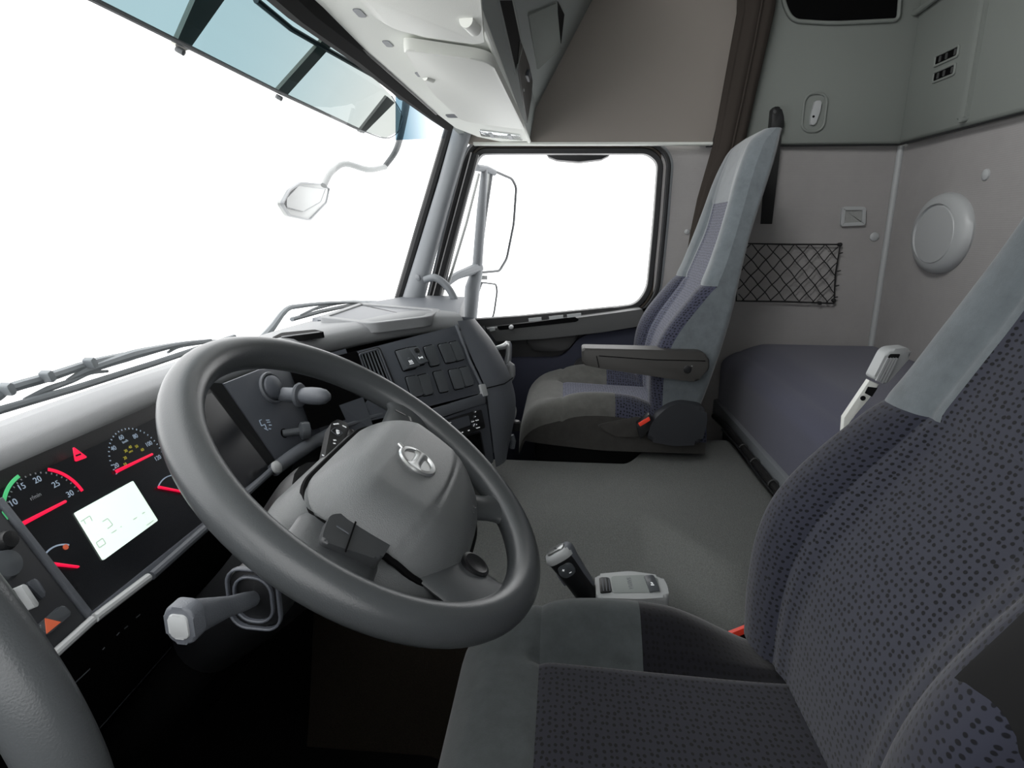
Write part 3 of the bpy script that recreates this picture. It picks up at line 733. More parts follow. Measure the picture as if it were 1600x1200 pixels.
# left stalk with ribbed boot
c0 = V(W.p(*W.uv(398, 935, -.085), -.085)); tip = c0 + (at(262, 978, X=c0.x-.115)-c0)
sd = (tip-c0).normalized()
BFm = Fr(c0+sd*.0, V((0, 0, 1)).cross(sd), V((0, 0, 1)))
if BFm.n.dot(sd) < 0: BFm = Fr(c0, sd.cross(V((0, 0, 1))), V((0, 0, 1)))
boot = extr('stalk_boot', rrect(.052, .064, .018), BFm, -.03, .0, BLACKP, col, .004)
for w_, h_ in ((.050, .062), (.036, .046)):
    ring('boot_rib', rrect(w_, h_, .015), offset_poly(rrect(w_, h_, .015), .0028), BFm, -.002, .004, PANEL, boot, .001)
st = tube('left_stalk', [c0+sd*.0, c0+sd*.02, c0+sd*.045, c0+sd*.07, c0+sd*.105], [.0075, .009, .0095, .0125, .0165], DASH, col, 16, smooth=4, flat=(1, .75))
SF = Fr(c0+sd*.104, BFm.a, BFm.b)
kn_ = extr('stalk_end', rrect(.026, .034, .009), SF, -.006, .008, DASH, st, .003, 3); 
extr('stalk_button', rrect(.017, .022, .005), SF, .007, .010, LGREY, st, .0015)
# right stalk with symbols
SR = W.sh(-.035)
sq = SR.poly([(507, 716), (518, 660), (527, 655), (541, 659), (546, 668), (530, 720)])
rs = extr('right_stalk', roundpoly(sq, .003), SR, -.018, .0, BLACKP, col, .003)
strokes('stalk_symbols', [(*SR.uv(521, 663), *SR.uv(529, 662)), (*SR.uv(535, 665), *SR.uv(541, 668)), (*SR.uv(526, 672), *SR.uv(527, 678)), (*SR.uv(526, 672), *SR.uv(530, 674)), (*SR.uv(527, 678), *SR.uv(530, 676)), (*SR.uv(521, 688), *SR.uv(525, 688)), (*SR.uv(521, 693), *SR.uv(524, 693)), (*SR.uv(503, 711), *SR.uv(506, 712))], SR, .0022, INK, rs, .0005)
ring('stalk_button_frame', rrect(.014, .012, .002), rrect(.0165, .0145, .003), SR.moved(*SR.uv(526, 675), 0), 0, .0008, PANEL, rs)
# second short stalk behind it
tube('short_stalk', [W.p(*W.uv(560, 705, -.05), -.05), W.p(*W.uv(546, 676, -.05), -.05)], [.008, .007], BLACKP, col, 12)

# ================================================================== STEERING WHEEL
wheel = thing('steering_wheel', 'large grey four spoke steering wheel with oval chrome emblem', 'steering wheel', W.o)
R0 = .235
tube('rim', [W.p(R0*cos(2*pi*i/96), R0*sin(2*pi*i/96)) for i in range(96)], .0222, RIM, wheel, 24, closed=True)
# pad: domed cushion
PAD = roundpoly([(-.095, .050), (.110, .050), (.162, .022), (.166, -.035), (.145, -.118), (.072, -.160), (-.060, -.160), (-.124, -.122), (-.141, -.035), (-.143, .022)], .03, 6)
def inside_r(u, v, poly):
    """ray length from the pad centre to the outline divided into the point's own length (0 centre, 1 edge)"""
    c = (0, -.05); d = V((u-c[0], v-c[1])); L = d.length
    if L < 1e-6: return 0
    d /= L; best = 9
    for i in range(len(poly)):
        a = V(poly[i-1]); b = V(poly[i]); e = b-a; w = V(c)-a
        den = d.x*e.y-d.y*e.x
        if abs(den) < 1e-12: continue
        t = (e.x*w.y-e.y*w.x)/den; s = (d.x*w.y-d.y*w.x)/den
        if t > 0 and -1e-6 <= s <= 1+1e-6: best = min(best, t)
    return L/best
def padh(u, v, rho):
    h = .046 - .010*(u/.15)**2
    k = sstep(.0, -.075, 0)
    vc = -.086+.6*u*u
    if v < vc: h -= (vc-v)*.30 + .0008
    if v > -.01: h -= (v+.01)*.32
    crease = exp(-((v-vc)/.0030)**2)*.0022
    return h - crease - .036*max(0, (rho-.55)/.45)**2.6
def padgeo(name, poly, hf, skirt_h, material, parent, rings=70, ang=60):
    vs = [W.p(0, -.05, hf(0, -.05, 0))]; fs = []; n = len(poly)
    for k in range(1, rings+1):
        s = k/rings; s = 1-(1-s)**1.3
        for (u, v) in poly:
            uu = u*s; vv = -.05+(v+.05)*s; vs.append(W.p(uu, vv, hf(uu, vv, s)))
    for i in range(n): fs.append((0, 1+i, 1+(i+1) % n))
    for k in range(rings-1):
        for i in range(n):
            j = (i+1) % n; fs.append((1+k*n+i, 1+k*n+j, 1+(k+1)*n+j, 1+(k+1)*n+i))
    base = len(vs)
    for (u, v) in poly: vs.append(W.p(u, v, skirt_h))
    for i in range(n):
        j = (i+1) % n; fs.append((1+(rings-1)*n+i, 1+(rings-1)*n+j, base+j, base+i))
    fs.append(tuple(base+i for i in range(n)))
    return mk(name, vs, fs, material, parent, angle=ang)
pdense = []
for i in range(len(PAD)):
    a, b = V(PAD[i]), V(PAD[(i+1) % len(PAD)]); n_ = max(1, int((b-a).length/.006))
    for j in range(n_): q = a.lerp(b, j/n_); pdense.append((q.x, q.y))
pad = padgeo('horn_pad', pdense, padh, -.03, HUB, wheel)
# hub shell below the pad, reaching to the column
SH = roundpoly([(-.12, .066), (.12, .066), (.175, .040), (.178, -.05), (.15, -.13), (.07, -.172), (-.07, -.172), (-.15, -.13), (-.178, -.05), (-.175, .040)], .04, 6)
shd = []
for i in range(len(SH)):
    a, b = V(SH[i]), V(SH[(i+1) % len(SH)]); n_ = max(1, int((b-a).length/.015))
    for j in range(n_): q = a.lerp(b, j/n_); shd.append((q.x, q.y))
hub = padgeo('hub_shell', shd, lambda u, v, s: -.010-.034*max(0, (s-.80)/.20)**2.0 - .16*max(0, v-.035), -.075, HUB, wheel)
# pad groove
pgr = offset_poly(pdense, .002)
tube('pad_groove', [W.p(u, v, padh(u, v, 1)-.0045) for u, v in pgr], .0042, VOID, wheel, 6, closed=True)
def spoke(name, a_hub, a_rim, wid0, wid1, hh=.0, sag=.0, m=RIM):
    """flattened arm from hub point to the rim, flaring where it meets the rim"""
    p0 = V(a_hub); p1 = V((R0*cos(radians(a_rim)), R0*sin(radians(a_rim)))); vs = []; fs = []; d = (p1-p0).normalized(); q = V((-d.y, d.x)); n = 14; sg = 16
    for i in range(n+1):
        t = i/n; c = p0.lerp(p1, t); w = wid0+(wid1-wid0)*t + .030*max(0, (t-.72)/.28)**2.2; h = hh*(1-t)-sag*sin(pi*t)
        th = .013 - .002*sin(pi*t)
        for k in range(sg):
            a = 2*pi*k/sg; x = abs(cos(a))**.9*(1 if cos(a) > 0 else -1)*w; z = abs(sin(a))**.95*(1 if sin(a) > 0 else -1)*th
            pt = c+q*x; vs.append(W.p(pt.x, pt.y, h+z))
    for i in range(n):
        for k in range(sg):
            l = (k+1) % sg; fs.append((i*sg+k, i*sg+l, (i+1)*sg+l, (i+1)*sg+k))
    fs.append(tuple(range(sg))); fs.append(tuple(n*sg+k for k in range(sg)))
    return mk(name, vs, fs, m, wheel, angle=60)
spoke('spoke', (.11, -.012), 3, .040, .036, -.010, .004)
ls = spoke('spoke', (-.10, -.015), 186, .050, .048, -.021, .002)
spoke('spoke', (.060, -.080), -55, .030, .022, -.016, .006)
bs = spoke('spoke', (-.050, -.075), -117, .060, .048, -.018, .002)
# buttons on the left spoke
BL_ = W.sh(.004)
bq = BL_.poly([(513, 808), (535, 806), (578, 826), (612, 847), (592, 880), (555, 868), (500, 850), (502, 835)])
bp = extr('button_pad', roundpoly(bq, .008), BL_, -.014, .004, PADB, wheel, .004, 3)
u0, v0 = BL_.uv(556, 815, .006); u1, v1 = BL_.uv(540, 862, .006)
strokes('button_split', [(u0, v0, u1, v1)], BL_.sh(.0055), .0016, VOID, bp, .0008)
strokes('button_symbol', [(*BL_.uv(526, 822, .006), *BL_.uv(545, 834, .006))], BL_.sh(.0058), .0018, DASH, bp, .0005)
hu, hv = W.uv(743, 882, .004)
lathe('spoke_plug', [(.0185, -.004), (.0185, .0015), (.015, .003), (.012, .0015), (.0005, .001)], W.moved(hu, hv, .004), BLACKP, bs, 28)
# switch slot on the right spoke
strokes('spoke_slot', [(*W.uv(618, 640, .014), *W.uv(634, 648, .014)), (*W.uv(640, 650, .014), *W.uv(643, 658, .014))], W.sh(.0125), .004, BLACKP, wheel, .001)
# emblem: chrome oval, wide bridge across, two dark openings, little arrow stub
eu, ev = W.uv(652, 721, .046)
EM = W.moved(eu, ev, padh(0, -.04, .1)-.0005)
emb = lathe('emblem', [(.0262, -.004), (.0268, .001), (.0250, .0032), (.0205, .0036), (.0195, .0015)], EM, SILV, pad, 40); emb['label'] = 'round chrome emblem with two dark openings'
lathe('emblem_well', [(.0200, -.002), (.0200, .0012), (.0005, .0013)], EM, VOID, emb, 40)
grid('emblem_bridge', lambda u, v: EM.p((v-.5)*.041, (u-.5)*(.0135+.016*(2*v-1)**4), .0012+.0035*(1-(2*u-1)**2)+.0005), 8, 12, SILV, emb, skirt=lambda p: p-EM.n*.002)
tube('emblem_stub', [EM.p(.006, .024, .001), EM.p(.010, .031, .001)], .0030, SILV, emb, 10)
# small embossed mark at the foot of the pad
mu, mv = W.uv(737, 797, .024)
MK = W.moved(mu, mv, padh(mu, mv, inside_r(mu, mv, PAD))+.0002)
strokes('pad_lettering', [(-.010, .003, -.006, .003), (-.006, .003, -.010, -.003), (-.010, -.003, -.006, -.003), (-.003, .003, -.003, -.003), (-.003, .003, .001, 0), (.004, .003, .004, -.003), (.004, .003, .008, .003), (.008, 0, .004, 0), (.008, -.003, .004, -.003)], MK, .0012, RIM, pad, .0004)

# ================================================================== SEATS
def seat(name, label, cx, fy, zc, recl, hs, setback=.395):
    mfront, mside, mins, mrear, mback, mbol = hs; lead = setback > .42
    """cx centre, fy world Y of the cushion front, zc cushion height; recl: extra lean"""
    root = thing(name, label, 'seat', (cx, fy-.25, 0))
    HW = .255
    # ---------- cushion as a height field with rounded edges, cut into sewn panels
    D = .56
    def top(x, y):
        a = abs(x)/HW
        z = zc + .006 + .030*sstep(.42, .80, a)*sstep(.02, .2, y) - .014*sstep(.0, .45, y)
        z += sstep(.42, .80, a)*(.022*exp(-((y-.27)/.15)**2) - .046*sstep(.33, .52, y))
        z -= .010*exp(-((abs(x)-.122)/.008)**2)*(1 if y > .12 else 0)
        z -= .006*exp(-((y-.135)/.006)**2)
        dx = HW-abs(x); Rr = .06
        if dx < Rr: z -= Rr*(1-sqrt(max(0, 1-((Rr-dx)/Rr)**2)))
        Rf = .085
        if y < Rf: z -= Rf*1.15*(1-sqrt(max(0, 1-((Rf-y)/Rf)**2)))
        return z
    xs = []; 
    for i in range(57):
        t = -1+2*i/56; xs.append(HW*(t if abs(t) < .75 else math.copysign(.75+.25*sin((abs(t)-.75)/.25*pi/2), t)))
    ys = [D*(1-cos(i/8*pi/2))*.18 if i < 8 else D*.18+D*.82*(i-8)/44 for i in range(53)]
    def shape_x(x, y): return x*(1-.10*max(0, (.10-y)/.10)**2)
    def P(x, y): return V((cx+shape_x(x, y), fy-y, top(x, y)))
    def zone(x, y):
        ax = abs(x)
        if y < .135 + .0*ax: return 'front'
        if ax < .122: return 'insert'
        lim = .285
        return 'wingf' if y < lim else 'wingr'
    groups = {'front': [], 'insert': [], 'wingf': [], 'wingr': []}
    for i in range(56):
        for j in range(52):
            mx, my = (xs[i]+xs[i+1])/2, (ys[j]+ys[j+1])/2; z_ = zone(mx, my)
            groups[z_].append((i, j))
    def build(nm, cells, m, parent, fn, uvfn):
        idx = {}; vs = []; fs = []; uvs = []
        for i, j in cells:
            f = []
            for a, b in ((i, j), (i+1, j), (i+1, j+1), (i, j+1)):
                if (a, b) not in idx:
                    idx[(a, b)] = len(vs); vs.append(fn(a, b)); uvs.append(uvfn(a, b))
                f.append(idx[(a, b)])
            fs.append(tuple(f))
        return mk(nm, vs, fs, m, parent, angle=80, uvs=uvs)
    fnc = lambda a, b: P(xs[a], ys[b])
    cu = {}
    for b in range(53):
        row = [fnc(a, b) for a in range(57)]; acc = [0]
        for a in range(56): acc.append(acc[-1]+(row[a+1]-row[a]).length)
        for a in range(57): cu[(a, b)] = acc[a]-acc[28]
    cl = [0]
    for b in range(52): cl.append(cl[-1]+(fnc(28, b+1)-fnc(28, b)).length)
    uvc = lambda a, b: (cu[(a, b)], cl[b])
    # base body: side walls and underside
    rim = [(i, 0) for i in range(57)] + [(56, j) for j in range(1, 53)] + [(i, 52) for i in range(55, -1, -1)] + [(0, j) for j in range(51, 0, -1)]
    vs = [fnc(a, b) for a, b in rim]; n = len(vs); fs = []
    lows = []
    for (a, b), p in zip(rim, list(vs)):
        s = .06*sstep(.0, .3, ys[b]); lows.append(V((cx+(p.x-cx)*.97, min(p.y, fy-.02), zc-.105-s*.3)))
    vs += lows
    for i in range(n): fs.append((i, (i+1) % n, n+(i+1) % n, n+i))
    fs.append(tuple(n+i for i in range(n)))
    cush = mk('cushion', vs, fs, mside, root, angle=70)
    build('cushion_front', groups['front'], mfront, cush, fnc, uvc)
    build('cushion_insert', groups['insert'], mins, cush, fnc, uvc)
    for s in (-1, 1):
        build('side_bolster', [c for c in groups['wingf'] if (xs[c[0]] >= 0) == (s > 0)], mfront, cush, fnc, uvc)
        build('side_bolster_rear', [c for c in groups['wingr'] if (xs[c[0]] >= 0) == (s > 0)], mrear, cush, fnc, uvc)
    # ---------- backrest
    H = .83
    base = V((cx, fy-setback, zc+(.004 if setback > .42 else -.02)))
    ye = [(0, .0), (.08, .006), (.16, .006), (.22, -.006), (.27, -.030), (.32, -.064), (.37, -.102), (.41, -.130), (.50, -.160), (.60, -.187), (.70, -.212), (.76, -.232), (.80, -.252), (.83, -.290)]
    wv = [(0, .235), (.08, .252), (.20, .262), (.32, .258), (.40, .245), (.50, .225), (.60, .200), (.70, .178), (.76, .160), (.80, .142), (.83, .125)]
    yr = [(0, -.150), (.10, -.175), (.29, -.218), (.50, -.256), (.65, -.296), (.76, -.326), (.81, -.338), (.83, -.345)]
    dp = [(0, .030), (.1, .035), (.25, .050), (.36, .040), (.41, .020), (.55, .024), (.65, .014), (.83, .0)]
    def ring_pt(k, v):
        """k 0..1 around the section: front left to front right, then side, rear, side"""
        z = v*H; w = sinterp(wv, z); f = sinterp(ye, z); r = min(sinterp(yr, z), f-.02); d = sinterp(dp, z)
        if k <= .62:
            u = -1+2*k/.62; au = abs(u)
            y = f - d*(1-sstep(.38, .80, au))
            y -= .008*exp(-((au-.57)/.03)**2)*(1 if z < .64 else .2)
            y -= .005*exp(-((z-.395)/.008)**2)
            Rr = .035
            dx = (1-au)*w
            if dx < Rr: y -= min(Rr, (f-r)*.45)*(1-sqrt(max(0, 1-((Rr-dx)/Rr)**2)))
            x = u*w
        else:
            t = (k-.62)/.38; e = min(.035, (f-r)*.45); ys_ = f-e
            if t < .3: q = t/.3; x = w*(1-.04*q); y = ys_+(r+.02-ys_)*q
            elif t < .7: q = (t-.3)/.4; x = w*.96*(1-2*q); y = r-.0*sin(pi*q)+.02*(abs(2*q-1)**6)
            else: q = (t-.7)/.3; x = -w*(.96+.04*q); y = (r+.02)+(ys_-(r+.02))*q
        # recline about the base
        yy = y*cos(recl) - z*sin(recl); zz = z*cos(recl)+y*sin(recl)*.3
        return base+V((x, yy, zz))
    NK, NV = 100, 84
    kk = [i/NK for i in range(NK+1)]
    def fb(a, b): return ring_pt(kk[a % NK] if a < NK else 0.0, b/NV)
    bu = {}
    for b in range(NV+1):
        row = [ring_pt(kk[a], b/NV) for a in range(NK+1)]; acc = [0]
        for a in range(NK): acc.append(acc[-1]+(row[a+1]-row[a]).length)
        for a in range(NK+1): bu[(a, b)] = acc[a]-acc[31]
    bl = [0]
    for b in range(NV): bl.append(bl[-1]+(ring_pt(.31, (b+1)/NV)-ring_pt(.31, b/NV)).length)
    def uvb(a, b): return (bu[(a, b)], bl[b])
    def zn(a, b):
        k = (kk[a]+kk[a+1])/2; z = (b+.5)/NV*H
        if k > .62: return 'shell'
        u = -1+2*k/.62; au = abs(u)
        if au < ((.57 if (u > 0 or not lead) else .68) if z < .395 else .50): return 'insl' if z < .395 else ('insu' if z < .635 else 'head')
        if z < .395: return 'boll' if au < .93 else 'boll'
        return 'bolu'
    G = {}
    for a in range(NK):
        for b in range(NV): G.setdefault(zn(a, b), []).append((a, b))
    back = build('backrest', G['shell']+G['bolu'], SUEDE, root, fb, uvb)
    # closed top
    build('headrest_panel', G['head'], SUEDE, back, fb, uvb)
    build('back_insert', G['insl'], mback, back, fb, uvb)
    build('upper_back_insert', G['insu'], mback, back, fb, uvb)
    for s in (-1, 1):
        build('back_bolster', [c for c in G['boll'] if ((kk[c[0]] > .31) == (s > 0))], mbol, back, fb, uvb)
    tp = [fb(a, NV) for a in range(NK)]
    cc = sum(tp, V((0, 0, 0)))/NK
    mk('top_closure', tp+[cc], [(a, (a+1) % NK, NK) for a in range(NK)], SUEDE, back)
    # ---------- pedestal, hinge cover and buckle
    ped = extr('pedestal', roundpoly([(-.20, -.42), (.18, -.42), (.18, -.04), (-.20, -.04)] if lead else [(-.06, -.42), (.20, -.42), (.20, -.04), (-.06, -.04)], .03), Fr((cx, fy, 0), (1, 0, 0), (0, 1, 0)), 0.0, zc-.13, BLACKP, root)
    return root, fb, base
pseat, pfb, pbase = seat('truck_seat', 'navy and grey passenger seat with folded down armrest by the far door', .79, -.108, .570, radians(0), (SUEDEP, SUEDED, CLOTH, CLOTHD, CLOTH, CLOTHD))
dseat, dfb, dbase = seat('truck_seat', 'large navy dotted driver seat in the near right corner', -.545, -.078, .462, radians(6), (SUEDEC, SUEDEC, CLOTH3, CLOTH3D, CLOTH2, CLOTH2D), .458)
# passenger hinge cover, armrest, buckle, belt stalk, sill of the suspension
SP = Fr((.535, 0, 0), (0, -1, 0), (0, 0, 1))
hc = extr('hinge_cover', roundpoly(SP.poly([(1008, 684), (1016, 655), (1040, 632), (1062, 625), (1098, 632), (1103, 650), (1092, 690), (1050, 692)]), .02), SP, -.06, .03, PANELD, pseat, .018, 4)
ar = Fr((.50, 0, 0), (0, -1, 0), (0, 0, 1))
arm = extr('armrest', roundpoly(ar.poly([(909, 544), (1000, 546), (1095, 549), (1106, 556), (1107, 575), (1090, 597), (1060, 594), (940, 576), (910, 570)]), .010), ar, -.065, .0, ARMP, pseat, .008, 3)
tube('armrest_seam', [ar.p(*ar.uv(936, 556), .0005), ar.p(*ar.uv(1020, 562), .0005), ar.p(*ar.uv(1102, 564), .0005)], .0012, VOID, arm, 6)
tube('armrest_seam', [ar.p(*ar.uv(932, 556), .0005), ar.p(*ar.uv(936, 574), .0005)], .0012, VOID, arm, 6)
lathe('armrest_pivot', [(.011, -.002), (.011, .002), (.009, .003), (.001, .0025)], ar.moved(*ar.uv(1074, 577)), BLACKP, arm, 20)
lathe('armrest_screw', [(.002, .0), (.002, .002), (.0004, .0022)], ar.moved(*ar.uv(1081, 572)), SILV, arm, 10)
extr('armrest_bracket', roundpoly(ar.poly([(1100, 552), (1112, 564), (1112, 580), (1092, 600), (1080, 596)]), .01), ar, -.10, -.03, BLACKP, pseat, .006)
bk = extr('belt_buckle', roundpoly(SP.poly([(994, 662), (1014, 646), (1020, 652), (1016, 668), (1000, 686)], .02), .003), SP, .004, .026, BLACKP, pseat, .003)
extr('release_button', roundpoly(SP.poly([(997, 661), (1014, 651), (1016, 656), (1000, 666)], .026), .002), SP, .024, .030, RED, bk, .001)
extr('seat_side_flap', roundpoly(SP.poly([(930, 664), (1000, 650), (1010, 662), (1000, 684), (960, 682)], .0), .02), SP, -.03, .002, SUEDED, pseat, .006)
extr('far_armrest', roundpoly(Fr((1.0, 0, 0), (0, -1, 0), (0, 0, 1)).poly([(893, 584), (900, 566), (925, 556), (1000, 560), (1000, 590), (940, 590)]), .015), Fr((1.0, 0, 0), (0, -1, 0), (0, 0, 1)), -.05, .0, DOORD, pseat, .01)
tube('floor_rail', [(.80, -.10, .02), (.80, -.62, .02)], .02, BLACKP, pseat, 8)
# driver buckle
DP = Fr((-.255, 0, 0), (0, -1, 0), (0, 0, 1))
bk = extr('belt_buckle', roundpoly(DP.poly([(1138, 992), (1172, 978), (1200, 1000), (1190, 1012), (1150, 1004)]), .003), DP, -.014, .012, BLACKP, dseat, .003)
extr('release_button', roundpoly(DP.poly([(1138, 990), (1171, 977), (1174, 985), (1142, 998)], .014), .002), DP, .008, .016, RED, bk, .0015)
# black strip over the dark gap at the frame's foot
# black strap lying across the driver seat's near edge
edge_strip = tube('near_edge_strip', [at(1330, 1330, Y=-.575), at(1430, 1230, Y=-.580), at(1530, 1130, Y=-.590), at(1640, 1040, Y=-.595), at(1750, 950, Y=-.60)], .030, BELT, dseat, 12, smooth=6, flat=(.14, 1.2), up=(-.3, .9, .3))

# ================================================================== ENGINE COVER MAT
def xmax(y):
    return .52 + .21*sstep(-.42, -.56, y) + .04*sstep(-.56, -.8, y)
def hmat(x, y):
    xb = .10 - .22*sstep(-.42, -.62, y)
    z = .425 - .062*sstep(xb+.08, xb-.10, x)
    z -= .40*sstep(-.22, -.40, x - .20*sstep(-.24, .04, y))
    xm = xmax(y); d = xm-x
    if d < .03: z -= .03*(1-sqrt(max(0, 1-((.03-d)/.03)**2)))
    if y < -.785: z -= .02*sstep(-.785, -.814, y)
    return z
def fmat(u, v):
    y = .30 - 1.114*v; xm = xmax(y)
    x0 = -.42+.085*sstep(.0, -.10, y); xb = -.265+.20*sstep(-.24, .04, y)
    if u < .3: x = x0+(xb-x0)*u/.3
    else: x = xb+(xm-xb)*(1-(1-(u-.3)/.7)**1.15)
    return (x, y, hmat(x, y))
NU_, NV_ = 130, 100
ev_ = [V(fmat(i/NU_, j/NV_)) for i in range(NU_+1) for j in range(NV_+1)]; w_ = NV_+1
ft, fl = [], []
for i in range(NU_):
    for j in range(NV_):
        f = (i*w_+j, (i+1)*w_+j, (i+1)*w_+j+1, i*w_+j+1)
        c = sum((ev_[k] for k in f), V((0, 0, 0)))/4
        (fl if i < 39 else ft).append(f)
def compact(fs, extra=None):
    ids = sorted({k for f in fs for k in f}); mp = {k: n for n, k in enumerate(ids)}
    return [ev_[k] for k in ids], [tuple(mp[k] for k in f) for f in fs]
tv, tf = compact(ft)
# outer side wall of the moulding
k0 = len(tv)
side = [(NU_*w_+j) for j in range(NV_+1)]; back_ = [(i*w_+NV_) for i in range(NU_, -1, -1)]
chain = [ev_[k] for k in side+back_[1:]]
tv += chain + [V((p.x-.02*(1 if p.x > .3 else 0), p.y, .01)) for p in chain]; n_ = len(chain)
tf += [(k0+i, k0+i+1, k0+n_+i+1, k0+n_+i) for i in range(n_-1)]
ec = mk('engine_cover', tv, tf, MAT, None, angle=60)
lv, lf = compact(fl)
mk('shaded_mat_flank', lv, lf, SHADEMAT, ec, angle=60)  # driver side flank of the mat, coloured dark for footwell shade
tag(ec, 'raised grey rubber floor mat over the engine tunnel between the seats', 'floor mat')
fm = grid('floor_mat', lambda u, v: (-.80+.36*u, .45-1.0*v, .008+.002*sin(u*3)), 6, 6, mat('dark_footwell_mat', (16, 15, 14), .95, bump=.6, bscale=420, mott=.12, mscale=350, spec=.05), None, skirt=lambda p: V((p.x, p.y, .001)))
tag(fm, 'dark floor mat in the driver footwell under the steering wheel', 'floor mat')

# ================================================================== GEAR SELECTOR
GP = Fr((0, 0, .440), (0, -1, 0), (-1, 0, 0)); 
GP = Fr((0, 0, .440), (0, -1, 0), (1, 0, 0))            # right = rearwards, up = +X, normal: must face up
if GP.n.z < 0: GP = Fr((0, 0, .440), (0, -1, 0), (1, 0, 0)); GP.n = V((0, 0, 1))
gs = thing('gear_selector', 'black and silver gear selector lever on grey console beside the driver seat', 'gear lever', at(960, 915, Z=.40))
gq = GP.poly([(929, 897), (985, 892), (1034, 899), (1043, 915), (1046, 933), (1000, 936), (932, 934)])
gb_ = extr('console_base', roundpoly(gq, .012), GP, -.07, .0, LGREY, gs, .010, 4)
extr('console_inlay', roundpoly(GP.poly([(955, 901), (1005, 899), (1028, 904), (1031, 926), (957, 927)]), .006), GP, -.002, .0012, CONS, gb_, .001)
sq_ = extr('console_switch', roundpoly(GP.poly([(1006, 901), (1021, 900), (1031, 924), (1015, 926)], .001), .003), GP, .0, .004, BTN, gb_, .0015)
G4 = GP.sh(.004)
strokes('switch_symbol', [(*G4.uv(1017, 910), *G4.uv(1020, 912)), (*G4.uv(1017, 914), *G4.uv(1022, 914))], G4, .003, INK, sq_, .0005)
boot = extr('lever_boot', roundpoly(GP.poly([(936, 904), (952, 904), (956, 926), (938, 928)]), .005), GP, -.001, .003, BLACKP, gb_, .001)
for k in range(3):
    strokes('boot_fold', [(*GP.uv(941+5*k, 906), *GP.uv(943+5*k, 926))], GP.sh(.003), .002, PANEL, boot, .001)
# raised lettering across the inlay
ga, gb2 = GP.uv(981, 901), GP.uv(987, 924)
gd = V((gb2[0]-ga[0], gb2[1]-ga[1])); 
gl_ = Fr(GP.p((ga[0]+gb2[0])/2, (ga[1]+gb2[1])/2, .0012), GP.a*gd.x+GP.b*gd.y, V((0, 0, 1)).cross(GP.a*gd.x+GP.b*gd.y))
text('console_lettering', 'SARMA', gl_, .0125, EMBOSS, gb_, .0004)
# lever: flattened tapering grip leaning forward
lb = at(916, 926, X=-.185); lt = at(872, 864, X=-.185)
ld = (lt-lb).normalized(); LN = V((1, 0, 0)); LFw = ld.cross(LN)
def sup(c, rx, ry, k, sg=28):
    return [c + LN*(abs(cos(2*pi*i/sg))**k*math.copysign(1, cos(2*pi*i/sg)))*rx + LFw*(abs(sin(2*pi*i/sg))**k*math.copysign(1, sin(2*pi*i/sg)))*ry for i in range(sg)]
def loft(name, secs, m, parent):
    vs = []; fs = []; n = len(secs[0])
    for s in secs: vs += s
    for i in range(len(secs)-1):
        for k in range(n):
            l = (k+1) % n; fs.append((i*n+k, i*n+l, (i+1)*n+l, (i+1)*n+k))
    fs.append(tuple(range(n))); fs.append(tuple((len(secs)-1)*n+k for k in range(n)))
    return mk(name, vs, fs, m, parent, angle=50)
Lh = (lt-lb).length
grip = loft('lever_grip', [sup(lb+ld*(Lh*t), rx, ry, .8) for t, rx, ry in ((-.12, .015, .021), (.0, .016, .022), (.4, .017, .023), (.75, .0185, .0255), (.92, .019, .027), (1.0, .018, .026), (1.05, .014, .022))], BLACKP, gs)
shell = loft('grip_shell', [sup(lb+ld*(Lh*t)+LFw*(-.004)+LN*.003, rx, ry, .8) for t, rx, ry in ((.10, .015, .0205), (.4, .0165, .022), (.75, .0185, .0245), (.92, .0192, .027), (1.0, .0186, .0265), (1.06, .0145, .0225), (1.075, .008, .014))], DASH, gs)
cap = loft('grip_cap', [sup(lb+ld*(Lh*t), rx, ry, .75) for t, rx, ry in ((.90, .0195, .0280), (.97, .0198, .0283), (1.05, .0165, .0245), (1.075, .010, .017))], LGREY, gs)
TB = Fr(lb+ld*(Lh*1.075), LFw, LN)
if TB.n.dot(ld) < 0: TB = Fr(TB.o, -LFw, LN)
tb = extr('top_button', rrect(.038, .020, .009), TB, -.004, .003, SILV, gs, .002)
strokes('button_symbol', [(-.003, .003, .002, .001), (0, -.002, .004, -.004), (-.004, -.003, -.002, -.004)], TB.sh(.003), .0018, BLACKP, tb, .0004)
# plus / minus pad on the face towards the driver (-X)
PF = Fr(lb+ld*(Lh*.70)-LN*.0185, -LFw, ld)
if PF.n.x > 0: PF = Fr(PF.o, LFw, ld)
pm = extr('plus_minus_pad', rrect(.030, .026, .009), PF, -.004, .003, BTN, gs, .002)
strokes('plus_minus_marks', [(-.007, .0045, -.002, .0045), (-.0045, .007, -.0045, .002), (.002, -.006, .007, -.006)], PF.sh(.003), .0014, INK, pm, .0004)
extr('side_trigger', rrect(.012, .030, .004), Fr(lb+ld*(Lh*.5)+LFw*(.022 if LFw.y > 0 else -.022), LN, ld), -.004, .006, DASH, gs, .002)

